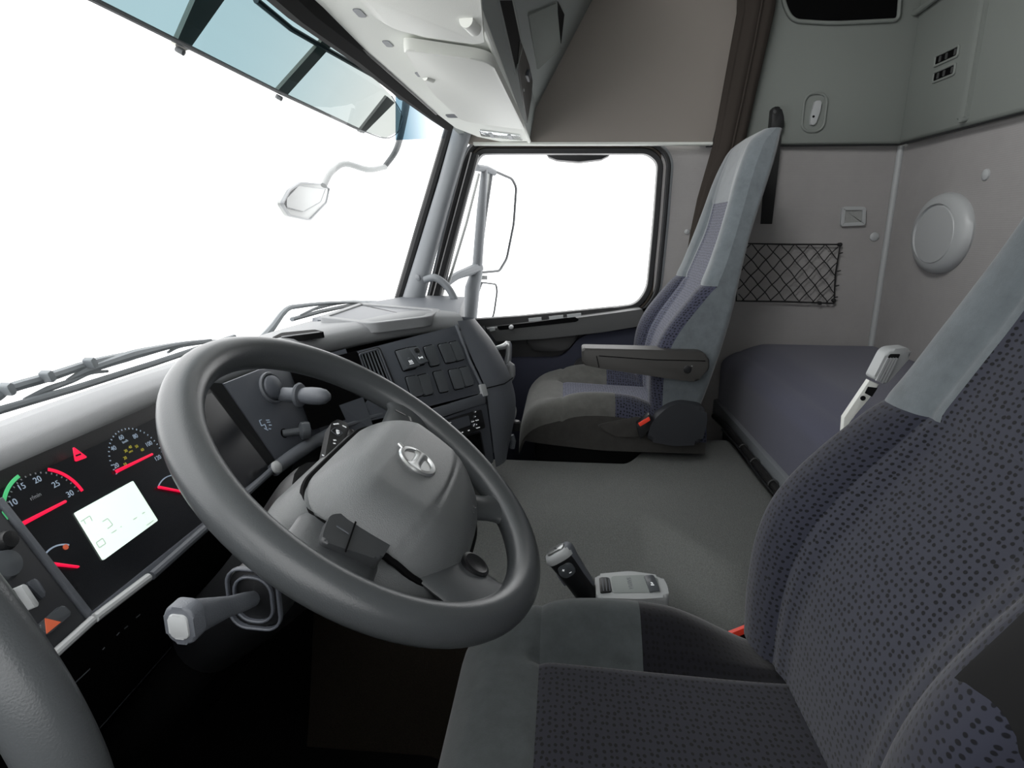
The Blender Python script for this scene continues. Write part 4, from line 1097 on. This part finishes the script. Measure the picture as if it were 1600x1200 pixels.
# ================================================================== BUNK
def fbunk(u, v):
    x = -1.10+2.19*u; y = -.835-.54*v
    z = .650+.040*sstep(.02, .30, v) - .003*exp(-((v-.12)/.012)**2)
    R_ = .06; d = .54*v
    if d < R_: z -= R_*.8*(1-sqrt(max(0, 1-((R_-d)/R_)**2)))
    for e in (u*2.19,):
        if e < .03: z -= .03*(1-sqrt(max(0, 1-((.03-e)/.03)**2)))
    return (x, y, z)
bunk = thing('bunk_bed', 'navy blue sleeper bunk behind the seats against the rear wall', 'bunk', (0, -1.1, 0))
grid('mattress', lambda u, v: fbunk(u, v**1.6), 60, 40, NAVY, bunk, skirt=lambda p: V((p.x, p.y, .47)), angle=60)
box('front_rail', (-1.10, -.862, .405), (1.09, -.818, .474), PILL, bunk, .006)
box('bunk_base', (-1.10, -1.37, .0), (1.09, -.865, .468), BLACKP, bunk, 0)
cb = thing('cable_bundle', 'black wrapped cable loom along the foot of the bunk rail', 'cable', (.3, -.815, .43))
tube('loom', [(.95, -.790, .447), (.75, -.800, .449), (.5, -.803, .442), (.25, -.804, .440), (0, -.804, .438), (-.3, -.804, .438)], .0095, BELT, cb, 10, smooth=8)
tube('thin_wire', [(.80, -.782, .445), (.6, -.789, .442), (.42, -.786, .439), (.26, -.790, .436), (.1, -.788, .436), (-.2, -.791, .436)], .003, RUBBER, cb, 8, smooth=8)
for x in (.62, .50, .34, .18):
    tube('cable_tie', [V((x, -.803, .442))+V((0, .013*cos(a), .013*sin(a))) for a in [2*pi*i/16 for i in range(16)]], .002, DOORP, cb, 6, closed=True)

# ================================================================== OVERHEAD CONSOLE
OC = Fr((0, 0, 1.40), (1, 0, 0), (0, -1, 0))             # seen from below: normal = -Z
cons = thing('overhead_console', 'pale overhead console above the windscreen with dark storage bays', 'overhead console', (0, 0, 1.5))
front = [OC.uv(496, 14), OC.uv(600, 104), OC.uv(683, 178), OC.uv(712, 200), OC.uv(745, 214), OC.uv(800, 226), OC.uv(820, 226)]
outl = [(-1.10, .100)] + [(-1.10, front[0][1])] + front + [(1.10, .100)]
extr('lower_tray', outl, OC, -.05, 0, HEADL, cons, .006, 3)
slab('front_face', [V((-1.1, .15, 1.62)), V((1.05, .15, 1.62)), V((1.05, .12, 1.42)), V((-1.1, .12, 1.42))], .02, CONS, cons, 0)
# rear fascia leaning forward, with dark bays
RFr = Fr((0, -.100, 1.40), (1, 0, 0), (0, -.20, 1))       # normal towards -Y
extr('rear_fascia', [(-1.1, 0), (1.095, 0), (1.095, .16), (-1.1, .16)], RFr, -.05, 0, CONS, cons, .004)
for pts, nm in (([(778, 0), (800, 0), (815, 72), (805, 113)], 'storage_bay'),):
    q = RFr.poly(pts, .001); extr(nm, q, RFr, -.002, .001, VOID, cons)
    ring('bay_frame', q, offset_poly(q, .006), RFr, -.001, .004, CONS, cons)
q = RFr.poly([(808, 103), (811, 64), (815, 70), (832, 118), (830, 150), (823, 192)], .001)
sp_ = extr('switch_plate', q, RFr, -.002, .003, BLACKP, cons, .001)
extr('console_toggle', roundpoly(RFr.poly([(822, 118), (825, 108), (828, 116), (825, 128)], .004), .002), RFr, .003, .009, PANEL, sp_, .001)
strokes('status_light', [(*RFr.uv(818, 139, .003), *RFr.uv(819, 142, .003))], RFr.sh(.003), .004, LGREY, sp_, .001)
# upper cupboard bulging to the rear
CP = Fr((0, -.110, 1.515), (1, 0, 0), (0, -.55, 1))
cbd = extr('cupboard', roundpoly([(-1.1, 0), (1.08, 0), (1.08, .50), (-1.1, .50)], .01), CP, -.10, 0.012, CONS, cons, .022, 4)
extr('cupboard_door', roundpoly(CP.poly([(824, 22), (868, 4), (875, 74), (839, 108)], .012), .01), CP, .008, .016, UPPER, cons, .003)
extr('air_outlet', roundpoly(CP.poly([(871, 2), (881, 22), (876, 68), (873, 66)], .012), .002), CP, .010, .014, VOID, cons)
# recesses on the underside, reading lamp
for (x, y) in ((562, 21), (606, 69), (655, 117)):
    u, v = OC.uv(x, y, .001); extr('finger_recess', rrect(.035, .012, .005), OC.moved(u, v, 0), -.002, .0012, PILL, cons)
u, v = OC.uv(706, 181); extr('finger_recess', rrect(.05, .03, .01), OC.moved(u, v, 0), -.002, .0012, DASH, cons)
lq = OC.poly([(749, 203), (812, 211), (817, 219), (752, 212)], .002)
rl = extr('reading_lamp', roundpoly(lq, .006), OC, -.002, .004, CHROME, cons, .002); rl['label'] = 'chrome reading lamp strip'
for x in (768, 797):
    u, v = OC.uv(x, 211 if x < 780 else 214, .004); extr('lamp_lens', rrect(.10, .012, .005), OC.moved(u, v, .004), -.001, .002, PILL, rl)
# slim black strip and gasket against the windscreen
tube('windscreen_gasket', [V((-1.1, .150, 1.435)), at(470, -8, Y=.150), at(560, 64, Y=.150), at(620, 120, Y=.150), at(680, 176, Y=.145), at(702, 198, Y=.14)], [.036, .036, .036, .034, .024, .014], VOID, cons, 10)
tube('dark_joint', [OC.p(*(V(p)+V((0, -.002))), .000) for p in front[:3]], .003, RUBBER, cons, 8)
tube('console_lip', [OC.p(u, v, 0) for u, v in ((-1.1, .100), (1.09, .100))], .006, HEADL, cons, 10)

def visor(name, label, pts, rad, hinge):
    q = OC.poly(pts, .024)
    r = thing(name, label, 'sun visor', OC.p(sum(p[0] for p in q)/len(q), sum(p[1] for p in q)/len(q), .014), 'pale sun visors folded up on the overhead console')
    extr('visor_panel', roundpoly(q, rad), OC, .005, .024, WHITEP, r, .007, 4)
    if hinge:
        a, b = OC.p(*OC.uv(728, 36, .03), .026), OC.p(*OC.uv(742, 50, .03), .026)
        tube('hinge_pin', [a, b], .010, WHITEP, r, 14)
    else:
        a, b = OC.p(*OC.uv(664, 118, .02), .022), OC.p(*OC.uv(676, 122, .02), .022)
        tube('hinge_clip', [a, b], .007, WHITEP, r, 12)
    return r
v1 = visor('sun_visor', 'pale folded sun visor nearer the camera, cut off by the top edge', [(552, -12), (604, 50), (757, 72), (750, -12)], [.01, .06, .02, .01], True)
v2 = visor('sun_visor', 'whole pale folded sun visor above the passenger side of the windscreen', [(628, 77), (768, 97), (820, 203), (722, 190), (670, 140)], [.02, .04, .02, .05, .08], False)

# ================================================================== SLEEPER WALL FITTINGS
# storage net on the side wall
net = thing('storage_net', 'black string storage net hung on the grey side wall behind the passenger seat', 'storage net', PWALL.p(1.1, .85, .01))
NF = PWALL.sh(.012)
nq = [NF.uv(1150, 380), NF.uv(1312, 382), NF.uv(1302, 474), NF.uv(1150, 470)]
def nb(s, t):
    a = (nq[0][0]+(nq[1][0]-nq[0][0])*s, nq[0][1]+(nq[1][1]-nq[0][1])*s); b = (nq[3][0]+(nq[2][0]-nq[3][0])*s, nq[3][1]+(nq[2][1]-nq[3][1])*s)
    return NF.p(a[0]+(b[0]-a[0])*t, a[1]+(b[1]-a[1])*t, .004+.010*sin(pi*t)*sin(pi*min(1, s)))
tube('net_border', [nb(0, 0), nb(.5, .01), nb(1, 0), nb(.985, .5), nb(1, 1), nb(.5, .99), nb(0, 1)], .0032, NETM, net, 6, closed=True)
vs = []; fs = []
NXc, NYc = 7, 4
for fam in (1, -1):
    for k in range(-NYc, NXc+NYc+1):
        pts = []
        for i in range(25):
            t = i/24; s = (k + fam*t*NYc*.9)/NXc
            s += .004*sin(t*NYc*pi*2+k)
            if 0 <= s <= 1: pts.append(nb(s, t))
        if len(pts) > 2:
            v_, f_ = tube_geo(pts, .0018, 5); o = len(vs); vs += v_; fs += [tuple(o+i for i in f) for f in f_]
mk('net_mesh', vs, fs, NETM, net)
for s, t in ((1, 0), (.86, 1), (1, .95)):
    p = nb(s, t); lathe('net_hook', [(.006, -.012), (.007, .003), (.004, .006), (.001, .006)], Fr(p, PWALL.a, PWALL.b), NETM, net, 12)
for t in (.15, .45, .7, .9):
    tube('net_knot', [nb(1, t), nb(1, t)+V((0, -.012, .003))], .002, NETM, net, 6)
# dome lamp
dl = thing('wall_lamp', 'small rectangular wall lamp with pale rounded frame above the storage net', 'lamp', PWALL.p(*PWALL.uv(1332, 338), 0))
dq_ = roundpoly(PWALL.poly([(1314, 323), (1351, 323), (1350, 352), (1311, 354)]), .012)
ring('lamp_frame', offset_poly(dq_, -.012), dq_, PWALL, .0, .012, LGREY, dl, .004)
extr('lamp_lens', offset_poly(dq_, -.012), PWALL, .0, .007, LENS, dl, .002)
# screw caps
c1 = lathe('screw_cap', [(.001, .008), (.010, .0075), (.015, .004), (.016, 0)], PWALL.moved(*PWALL.uv(1366, 370)), LGREY, None, 20)
tag(c1, 'round pale button cap on side wall left of the corner strip', 'button cap')
RW = Fr((0, -1.385, 0), (-1, 0, 0), (0, 0, 1))
c2 = lathe('screw_cap', [(.001, .008), (.010, .0075), (.015, .004), (.016, 0)], RW.moved(*RW.uv(1541, 273)), LGREY, None, 20)
tag(c2, 'round pale button cap on rear wall above the round cover', 'button cap')
# round cover on the rear wall
su, sv = RW.uv(1469, 365, .01)
rc = thing('round_wall_cover', 'large round pale plastic cover on the rear sleeper wall', 'wall cover', RW.p(su, sv))
RR = RW.moved(su, sv)
lathe('outer_ring', [(.145, 0), (.146, .006), (.139, .020), (.122, .030), (.106, .033), (.103, .026)], RR, LGREY, rc, 56, 1., .83)
lathe('centre_disc', [(.100, .010), (.101, .030), (.097, .035), (.05, .0375), (.001, .038)], RR.moved(.008, -.004), LGREY, rc, 56, 1., .86)
# latch in moulded recess
LT = UP.moved(*UP.uv(1272, 176), 0)
lh = thing('panel_latch', 'small pale latch in a rounded recess on the upper side panel', 'latch', LT.o)
ring('latch_recess', rrect(.066, .112, .026), rrect(.082, .130, .034), LT, -.002, .007, UPPER, lh, .004)
extr('latch_tongue', roundpoly([(-.012, -.040), (.006, -.040), (.016, .0), (.018, .036), (-.004, .036), (-.012, -.002)], .006), LT, -.002, .010, LGREY, lh, .004)
lathe('latch_pin', [(.004, .008), (.004, .011), (.0005, .0112)], LT.moved(-.004, -.014), VOID, lh, 10)
# vents on rear panel
for i, (pts, lb_) in enumerate((([(1461, 90), (1496, 76), (1497, 85), (1462, 99)], 'upper slotted grey vent on the rear upper panel'), ([(1459, 116), (1491, 106), (1491, 113), (1459, 123)], 'lower slotted grey vent on the rear upper panel'))):
    q = REAR.poly(pts, .002); cu_ = sum(p[0] for p in q)/4; cv_ = sum(p[1] for p in q)/4
    t = thing('air_slot', lb_, 'vent', REAR.p(cu_, cv_))
    f_ = REAR.moved(cu_, cv_)
    wd = (V(q[1])-V(q[0])).length+.012
    ring('slot_frame', rrect(wd-.016, .022, .004), rrect(wd, .036, .010), f_, -.001, .005, UPPER, t, .002)
    extr('slot_opening', rrect(wd-.016, .022, .004), f_, -.001, .002, VOID, t)
    for k in (-.24, .02, .36):
        extr('slot_fin', rrect(.010, .016, .002, cx=k*wd), f_, .001, .004, DOORP, t)
# overhead shelf opening at top
SHF = UP.poly([(1222, -40), (1228, 8), (1240, 30), (1300, 34), (1400, 29), (1405, -40)], .004)
shf = extr('storage_shelf', roundpoly(SHF, [.01, .03, .03, .05, .01, .01]), UP, -.01, .006, VOID, None)
tag(shf, 'dark recessed storage shelf opening at the top of the side panel', 'shelf')
ring('shelf_lip', roundpoly(SHF, [.01, .03, .03, .05, .01, .01]), offset_poly(roundpoly(SHF, [.01, .03, .03, .05, .01, .01]), .012), UP, -.005, .014, UPPER, shf, .005)
tube('shelf_edge', [REAR.p(*REAR.uv(1402, 30), .012), REAR.p(*REAR.uv(1440, 18), .012), REAR.p(*REAR.uv(1480, -12), .012)], .010, UPPER, shf, 10)
# seat belt on the wall
sbF = Fr((1.072, 0, 0), (0, -1, 0), (0, 0, 1))
sb = thing('seat_belt', 'black passenger seat belt hanging straight on the wall beside the passenger headrest', 'seat belt', sbF.p(*sbF.uv(1210, 260)))
extr('belt_webbing', sbF.poly([(1197, 205), (1221, 200), (1218, 240), (1206, 350), (1188, 350), (1196, 250)]), sbF, .0, .004, BELT, sb, .001)
anc = extr('belt_anchor', roundpoly(sbF.poly([(1203, 172), (1209, 167), (1218, 170), (1222, 184), (1222, 204), (1200, 206), (1202, 184)]), .008), sbF, -.004, .020, BLACKP, sb, .006)
lathe('anchor_bolt', [(.006, .018), (.006, .024), (.001, .025)], sbF.moved(*sbF.uv(1210, 175, .02)), DOORP, anc, 12)
# curtain, gathered
cur = thing('curtain', 'dark taupe sleeper curtain gathered at the door pillar behind the passenger seat', 'curtain', (1.0, -.75, 1.0))
def fcur(u, v):
    pts = [at(1188, -60, X=1.035), at(1182, 20, X=1.035), at(1140, 226, X=1.045), at(1112, 310, X=1.05), at(1098, 360, X=1.055), at(1085, 420, X=1.06)]
    z = v*5; i = min(int(z), 4); c = pts[i].lerp(pts[i+1], z-i)
    r = .060-.026*v; a = 2*pi*u; rr = r*(1+.10*sin(5*a+2*v)+.05*sin(9*a))
    return c+V((.75*rr*cos(a)*.8, rr*sin(a), 0))
grid('curtain_cloth', fcur, 72, 30, CURT, cur, angle=80)
tube('curtain_hem', [fcur(.52, i/12)+V((-.006, 0, 0)) for i in range(13)], .004, CURT, cur, 6)
lathe('pillar_button', [(.009, 0), (.009, .006), (.001, .009)], PWALL.moved(*PWALL.uv(1073, 362)), LGREY, cur, 14)
# small box behind driver seat: latch lever
lvF = Fr((-.16, -.86, 0), (0, -1, 0), (0, 0, 1)); lvF = Fr((-.14, 0, 0), (0, -1, 0), (0, 0, 1))
lvr = thing('latch_lever', 'grey plastic latch with ribbed insert on a pale arm behind the driver seat', 'latch', lvF.p(*lvF.uv(1370, 620)))
hq = lvF.poly([(1388, 546), (1422, 543), (1425, 556), (1384, 602), (1364, 592)])
hd_ = extr('latch_housing', roundpoly(hq, [.012, .012, .01, .006, .006]), lvF, -.03, .0, LGREY, lvr, .005, 3)
extr('housing_pocket', roundpoly(lvF.poly([(1390, 553), (1407, 553), (1383, 597), (1369, 592)], .0), .003), lvF, -.001, .0008, BLACKP, hd_)
for k in range(4):
    a = lvF.uv(1388+4.2*k, 559); b = lvF.uv(1369+4.2*k, 595+.8*k)
    strokes('ribbed_insert', [(*a, *b)], lvF, .0035, LGREY, hd_, .003)
extr('latch_arm', lvF.poly([(1362, 596), (1378, 603), (1362, 624), (1340, 650), (1320, 680), (1322, 655)]), lvF, -.02, -.008, WHITEP, lvr, .002)
extr('arm_slot', lvF.poly([(1356, 604), (1371, 606), (1362, 620), (1351, 614)], -.008), lvF, -.010, -.007, BLACKP, lvr)
lathe('arm_hole', [(.0045, -.0085), (.0045, -.0065), (.001, -.0064)], lvF.moved(*lvF.uv(1348, 622, -.008)), BLACKP, lvr, 12)

# ================================================================== PASSENGER DOOR PANEL
DR = Fr((1.075, 0, 0), (0, -1, 0), (0, 0, 1))
door = struct(extr('door_1', [(-.35, .0), (.60, 0), (.60, .815), (.42, .815), (.06, .775), (-.35, .74)], PWALL, -.03, .012, DOORD), 'passenger door')
extr('door_ledge', roundpoly(DR.poly([(700, 520), (764, 512), (860, 500), (960, 487), (1003, 481), (1008, 500), (995, 508), (940, 517), (850, 527), (760, 532), (700, 540)]), .01), DR, -.05, .035, DOORP, door, .012, 4)
extr('ledge_pocket', roundpoly(DR.poly([(776, 510), (830, 504), (898, 495), (905, 500), (900, 503), (780, 516)], .036), .006), DR, .03, .0362, VOID, door)
strokes('ledge_highlight', [(*DR.uv(826, 500, .036), *DR.uv(846, 498, .036)), (*DR.uv(858, 497, .036), *DR.uv(880, 494.5, .036)), (*DR.uv(886, 494, .036), *DR.uv(908, 491.5, .036))], DR.sh(.035), .012, LGREY, door, .003)
lathe('lock_button', [(.009, .0), (.009, .012), (.006, .018), (.001, .019)], DR.moved(*DR.uv(799, 511, .036), .034), LGREY, door, 16)
extr('ledge_switch', roundpoly(DR.poly([(764, 512), (772, 511), (774, 516), (766, 518)], .036), .003), DR, .033, .040, LGREY, door, .002)
extr('pull_recess', roundpoly(DR.poly([(822, 531), (905, 523), (890, 543), (878, 548), (832, 548)], .0), .014), DR, -.04, .006, DOORD, door, .006)
extr('door_cloth', roundpoly(DR.poly([(745, 560), (868, 560), (884, 553), (903, 530), (918, 522), (1010, 510), (1010, 740), (745, 740)], .0), .02), DR, -.04, .004, NAVYD, door, .003)
extr('door_speaker', roundpoly(DR.poly([(893, 592), (905, 570), (930, 562), (960, 600), (930, 640), (900, 620)], .0), .05), DR, -.02, .012, DOORD, door, .006)
# grab handles on the pillars
gh = tube('grab_handle', [at(664, 437, X=1.0), at(680, 434, X=.985), at(697, 446, X=.985), at(709, 465, X=.985), at(717, 490, X=.985), at(720, 505, X=.985)], [.013, .0135, .0135, .0135, .0135, .014], PILL, None, 14, smooth=6)
tag(gh, 'curved grey grab handle at the foot of the passenger windscreen pillar', 'grab handle')
gh2 = tube('grab_handle', [at(-170, 820, Y=.10), at(-95, 905, Y=.085), at(-20, 1000, Y=.07), at(52, 1105, Y=.055), at(106, 1210, Y=.045), at(145, 1330, Y=.04)], .0205, RIM, None, 20, smooth=8)
tag(gh2, 'thick curved grey grab handle in the lower left foreground', 'grab handle')

# ================================================================== OUTSIDE
# exterior sun visor over the windscreen
vz = thing('exterior_sun_visor', 'tinted blue grey exterior sun visor outside the top of the windscreen', 'exterior sun visor', (.3, .45, 1.45))
pr_ = at(600, 218, X=.92)
VY, VZ = pr_.y, pr_.z
VP_ = Fr((0, VY, VZ), (1, 0, 0), (0, -.55, 1))
vq = [VP_.uv(-40, -88), VP_.uv(145, -1), VP_.uv(300, 76), VP_.uv(440, 146), VP_.uv(560, 202), VP_.uv(602, 216), VP_.uv(622, 206), VP_.uv(629, 182), VP_.uv(612, 150), VP_.uv(560, 96), VP_.uv(470, 10), VP_.uv(380, -80)]
VP2 = VP_
mk('visor_sheet', [VP_.p(u, v) for u, v in vq], [tuple(range(len(vq)))], VISG, vz, False)
def dfl(u, v):
    x0, y0 = 618+82*u, 132+62*u; y1 = 219-3*u
    return at(x0, y0+(y1-y0)*v, Y=.30-.11*u)
grid('side_deflector', dfl, 10, 6, BAND, vz)
ed = vq[:6]
tube('visor_edge', [VP_.p(u, v, 0) for u, v in ed[:5]], .0042, EXTD, vz, 8)
tube('visor_edge_end', [VP_.p(u, v, 0) for u, v in vq[4:9]], .0018, EXTG, vz, 8, smooth=4)
for pts, m_ in (([(272, 70), (286, 79), (294, 77), (352, -5), (305, -5)], BRKT), ([(431, 143), (446, 150), (540, 46), (505, 60)], BRKT), ([(560, 206), (568, 208), (616, 160), (604, 150)], EXTL)):
    extr('visor_bracket', VP_.poly(pts, -.008), VP_, -.014, -.006, m_, vz)
for x, y in ((283, 80), (437, 153)):
    lathe('bracket_bolt', [(.005, -.008), (.005, .005), (.001, .006)], VP_.moved(*VP_.uv(x, y)), EXTD, vz, 12)
tube('visor_hinge_rail', [at(420, -40, Y=.30), at(520, 48, Y=.295), at(575, 98, Y=.29), at(628, 150, Y=.285)], .014, EXTD, vz, 8)
tube('visor_inner_rail', [at(400, 0, Y=.34), at(455, 45, Y=.335), at(512, 78, Y=.33), at(600, 128, Y=.32)], .006, EXTG, vz, 8)
# front look-down mirror on its arm
fmr = thing('front_mirror', 'small pale look-down mirror on a bent arm outside the windscreen', 'mirror', at(480, 310, Y=.72))
tube('mirror_arm', [at(636, 150, Y=.42), at(631, 185, Y=.50), at(620, 232, Y=.60), at(600, 262, Y=.66)], [.017, .016, .015, .013], EXTD, fmr, 12, smooth=6)
tube('mirror_arm', [at(602, 261, Y=.655), at(575, 265, Y=.68), at(540, 256, Y=.72), at(518, 268, Y=.74), at(506, 290, Y=.75)], [.013, .014, .013, .014, .013], EXTM, fmr, 12, smooth=6)
MF = Fr(at(480, 312, Y=.74), (.92, .25, -.05), (.1, .0, 1)); 
mq = roundpoly(MF.poly([(470, 284), (506, 287), (515, 294), (510, 318), (484, 345), (452, 338), (440, 318), (452, 296)]), .03)
if MF.n.dot(EYE-MF.o) < 0: MF.n = -MF.n
extr('mirror_housing', mq, MF, -.015, -.004, EXTL, fmr, .004)
ring('mirror_rim', offset_poly(mq, -.006), mq, MF, -.006, .003, EXTG, fmr)
mi = roundpoly(MF.poly([(466, 289), (508, 295), (500, 316), (474, 331), (446, 324), (446, 310)]), .02)
extr('mirror_glass', mi, MF, -.004, .002, EXTL, fmr)
ring('glass_edge', offset_poly(mi, -.002), mi, MF, .001, .004, EXTG, fmr)
# passenger side mirrors
SMX = 1.36
SM = Fr((SMX, .13, 1), (.9, -.44, 0), (0, 0, 1))
smr = thing('side_mirror', 'pair of tall pale exterior mirrors on a frame outside the passenger window', 'mirror', SM.p(*SM.uv(770, 360)))
tube('mirror_post', [SM.p(*SM.uv(757, 262)), SM.p(*SM.uv(752, 330)), SM.p(*SM.uv(745, 425))], [.013, .020, .022], EXTG, smr, 12, smooth=4)
tube('mirror_post', [SM.p(*SM.uv(745, 425)), SM.p(*SM.uv(738, 450)), SM.p(*SM.uv(734, 500)), SM.p(*SM.uv(732, 540))], [.026, .032, .030, .028], EXTG, smr, 12)
tube('frame_arm', [SM.p(*SM.uv(745, 262)), SM.p(*SM.uv(760, 264)), SM.p(*SM.uv(772, 270))], .014, EXTG, smr, 10)
tube('frame_arm', [SM.p(*SM.uv(690, 448)), SM.p(*SM.uv(712, 432)), SM.p(*SM.uv(732, 424)), SM.p(*SM.uv(748, 418))], [.016, .016, .020, .024], EXTG, smr, 10, smooth=4)
tube('frame_arm', [SM.p(*SM.uv(742, 272), .02), SM.p(*SM.uv(722, 350), .02), SM.p(*SM.uv(695, 440), .02)], .006, EXTL, smr, 8)
m1 = roundpoly(SM.poly([(768, 264), (800, 278), (807, 292), (803, 350), (792, 405), (780, 425), (747, 428), (750, 400), (757, 340)]), .02)
extr('mirror_housing', m1, SM, -.03, .0, EXTL, smr, .006)
ring('mirror_rim', offset_poly(m1, -.009), m1, SM, -.006, .006, EXTR, smr, .001)
extr('mirror_glass', offset_poly(m1, -.010), SM, -.002, .002, MIRR, smr)
m2 = roundpoly(SM.poly([(752, 440), (775, 443), (777, 455), (772, 490), (765, 510), (740, 512), (745, 460)]), .015)
extr('mirror_housing', m2, SM, -.03, .0, EXTL, smr, .005)
ring('mirror_rim', offset_poly(m2, -.007), m2, SM, -.006, .005, EXTR, smr, .001)
extr('mirror_glass', offset_poly(m2, -.005), SM, -.002, .002, MIRR, smr)
extr('mirror_joint', SM.poly([(744, 431), (762, 431), (762, 437), (744, 437)]), SM, -.03, .0, EXTD, smr, .003)
# kerb mirror hanging over the window
KM = Fr((WX+.10, 0, 0), (0, -1, 0), (0, 0, 1))
km = extr('kerb_mirror', KM.poly([(848, 232), (960, 232), (952, 243), (940, 249), (905, 253), (870, 250), (857, 245)]), KM, -.06, .0, RUBBER, None, .005)
tag(km, 'black rounded kerb mirror hanging outside the top of the passenger window', 'mirror')
# wipers
def wiper(label, Yw, arm_pts, blade, clips):
    w = thing('windscreen_wiper', label, 'wiper', at(*blade[0], Y=Yw), 'windscreen wipers')
    tube('wiper_blade', [at(x, y, Y=Yw) for x, y in blade], .0070, WIPM, w, 8)
    return w
w1 = wiper('grey windscreen wiper nearer the driver, lying above the instrument cluster hood', .66, None, [(-60, 665), (0, 641), (120, 606), (240, 568), (366, 526)], None)
tube('wiper_arm', [at(-40, 640, Y=.67), at(-5, 618, Y=.67), at(14, 607, Y=.67), at(80, 588, Y=.67), at(140, 568, Y=.67), at(195, 556, Y=.67)], [.010, .010, .009, .009, .008, .008], WIPM, w1, 8, smooth=3)
tube('wiper_yoke', [at(105, 594, Y=.665), at(140, 577, Y=.665), at(200, 557, Y=.665), at(226, 550, Y=.665), at(280, 538, Y=.665), at(330, 531, Y=.665)], [.003, .008, .011, .010, .006, .003], WIPM, w1, 8, smooth=4)
tube('wiper_yoke', [at(38, 624, Y=.665), at(75, 608, Y=.665), at(112, 595, Y=.665), at(140, 583, Y=.665), at(168, 580, Y=.665)], [.003, .006, .005, .004, .003], WIPM, w1, 8, smooth=4)
tube('wiper_yoke', [at(262, 551, Y=.665), at(280, 541, Y=.665), at(310, 536, Y=.665), at(340, 532, Y=.665)], [.003, .005, .005, .003], WIPM, w1, 8, smooth=4)
for x, y in ((12, 608), (75, 588), (142, 567)):
    extr('arm_clip', rrect(.012, .020, .003), Fr(at(x, y, Y=.655), (.9, 0, .35), (-.35, 0, .9)), -.01, .008, WIPM, w1, .002)
w2 = wiper('grey windscreen wiper beyond the dash top on the passenger side', .58, None, [(456, 499), (500, 487), (560, 474), (640, 470)], None)
tube('wiper_arm', [at(405, 535, Y=.57), at(425, 512, Y=.57), at(447, 484, Y=.57), at(470, 478, Y=.57), at(520, 473, Y=.57), at(570, 472, Y=.57)], [.012, .010, .008, .007, .006, .005], WIPM, w2, 8, smooth=3)
tube('wiper_yoke', [at(470, 492, Y=.575), at(500, 480, Y=.575), at(540, 472, Y=.575), at(590, 471, Y=.575)], [.003, .006, .007, .003], WIPM, w2, 8, smooth=4)

# ================================================================== LIGHT
SKY_LO, SKY_HI = 2.7, 3.6
wd = bpy.data.worlds.new('studio_white'); sc.world = wd; wd.use_nodes = True
nt = wd.node_tree; bg = nt.nodes['Background']
tc = nt.nodes.new('ShaderNodeTexCoord'); sx = nt.nodes.new('ShaderNodeSeparateXYZ'); mr = nt.nodes.new('ShaderNodeMapRange')
nt.links.new(tc.outputs['Generated'], sx.inputs[0]); nt.links.new(sx.outputs['Z'], mr.inputs['Value'])
mr.inputs['From Min'].default_value = .35; mr.inputs['From Max'].default_value = .8
mr.inputs['To Min'].default_value = SKY_LO; mr.inputs['To Max'].default_value = SKY_HI
bg.inputs['Color'].default_value = (1, 1, 1, 1); nt.links.new(mr.outputs[0], bg.inputs['Strength'])
def area(name, loc, target, size, power, spread=180):
    l = bpy.data.lights.new(name, 'AREA'); l.shape = 'DISK'; l.size = size; l.energy = power; l.spread = radians(spread)
    o = bpy.data.objects.new(name, l); COL.objects.link(o); o.location = loc
    o.rotation_euler = (V(target)-V(loc)).to_track_quat('-Z', 'Y').to_euler()
    return o
area('rear_fill', (.0, -.30, 2.0), (1.1, -1.25, .95), .7, 10, 110)  # added unseen fill light that brightens the sleeper walls
sc.view_settings.view_transform = 'Standard'; sc.view_settings.look = 'None'; sc.view_settings.exposure = 0; sc.view_settings.gamma = 1
sc.cycles.max_bounces = 6; sc.cycles.transparent_max_bounces = 12
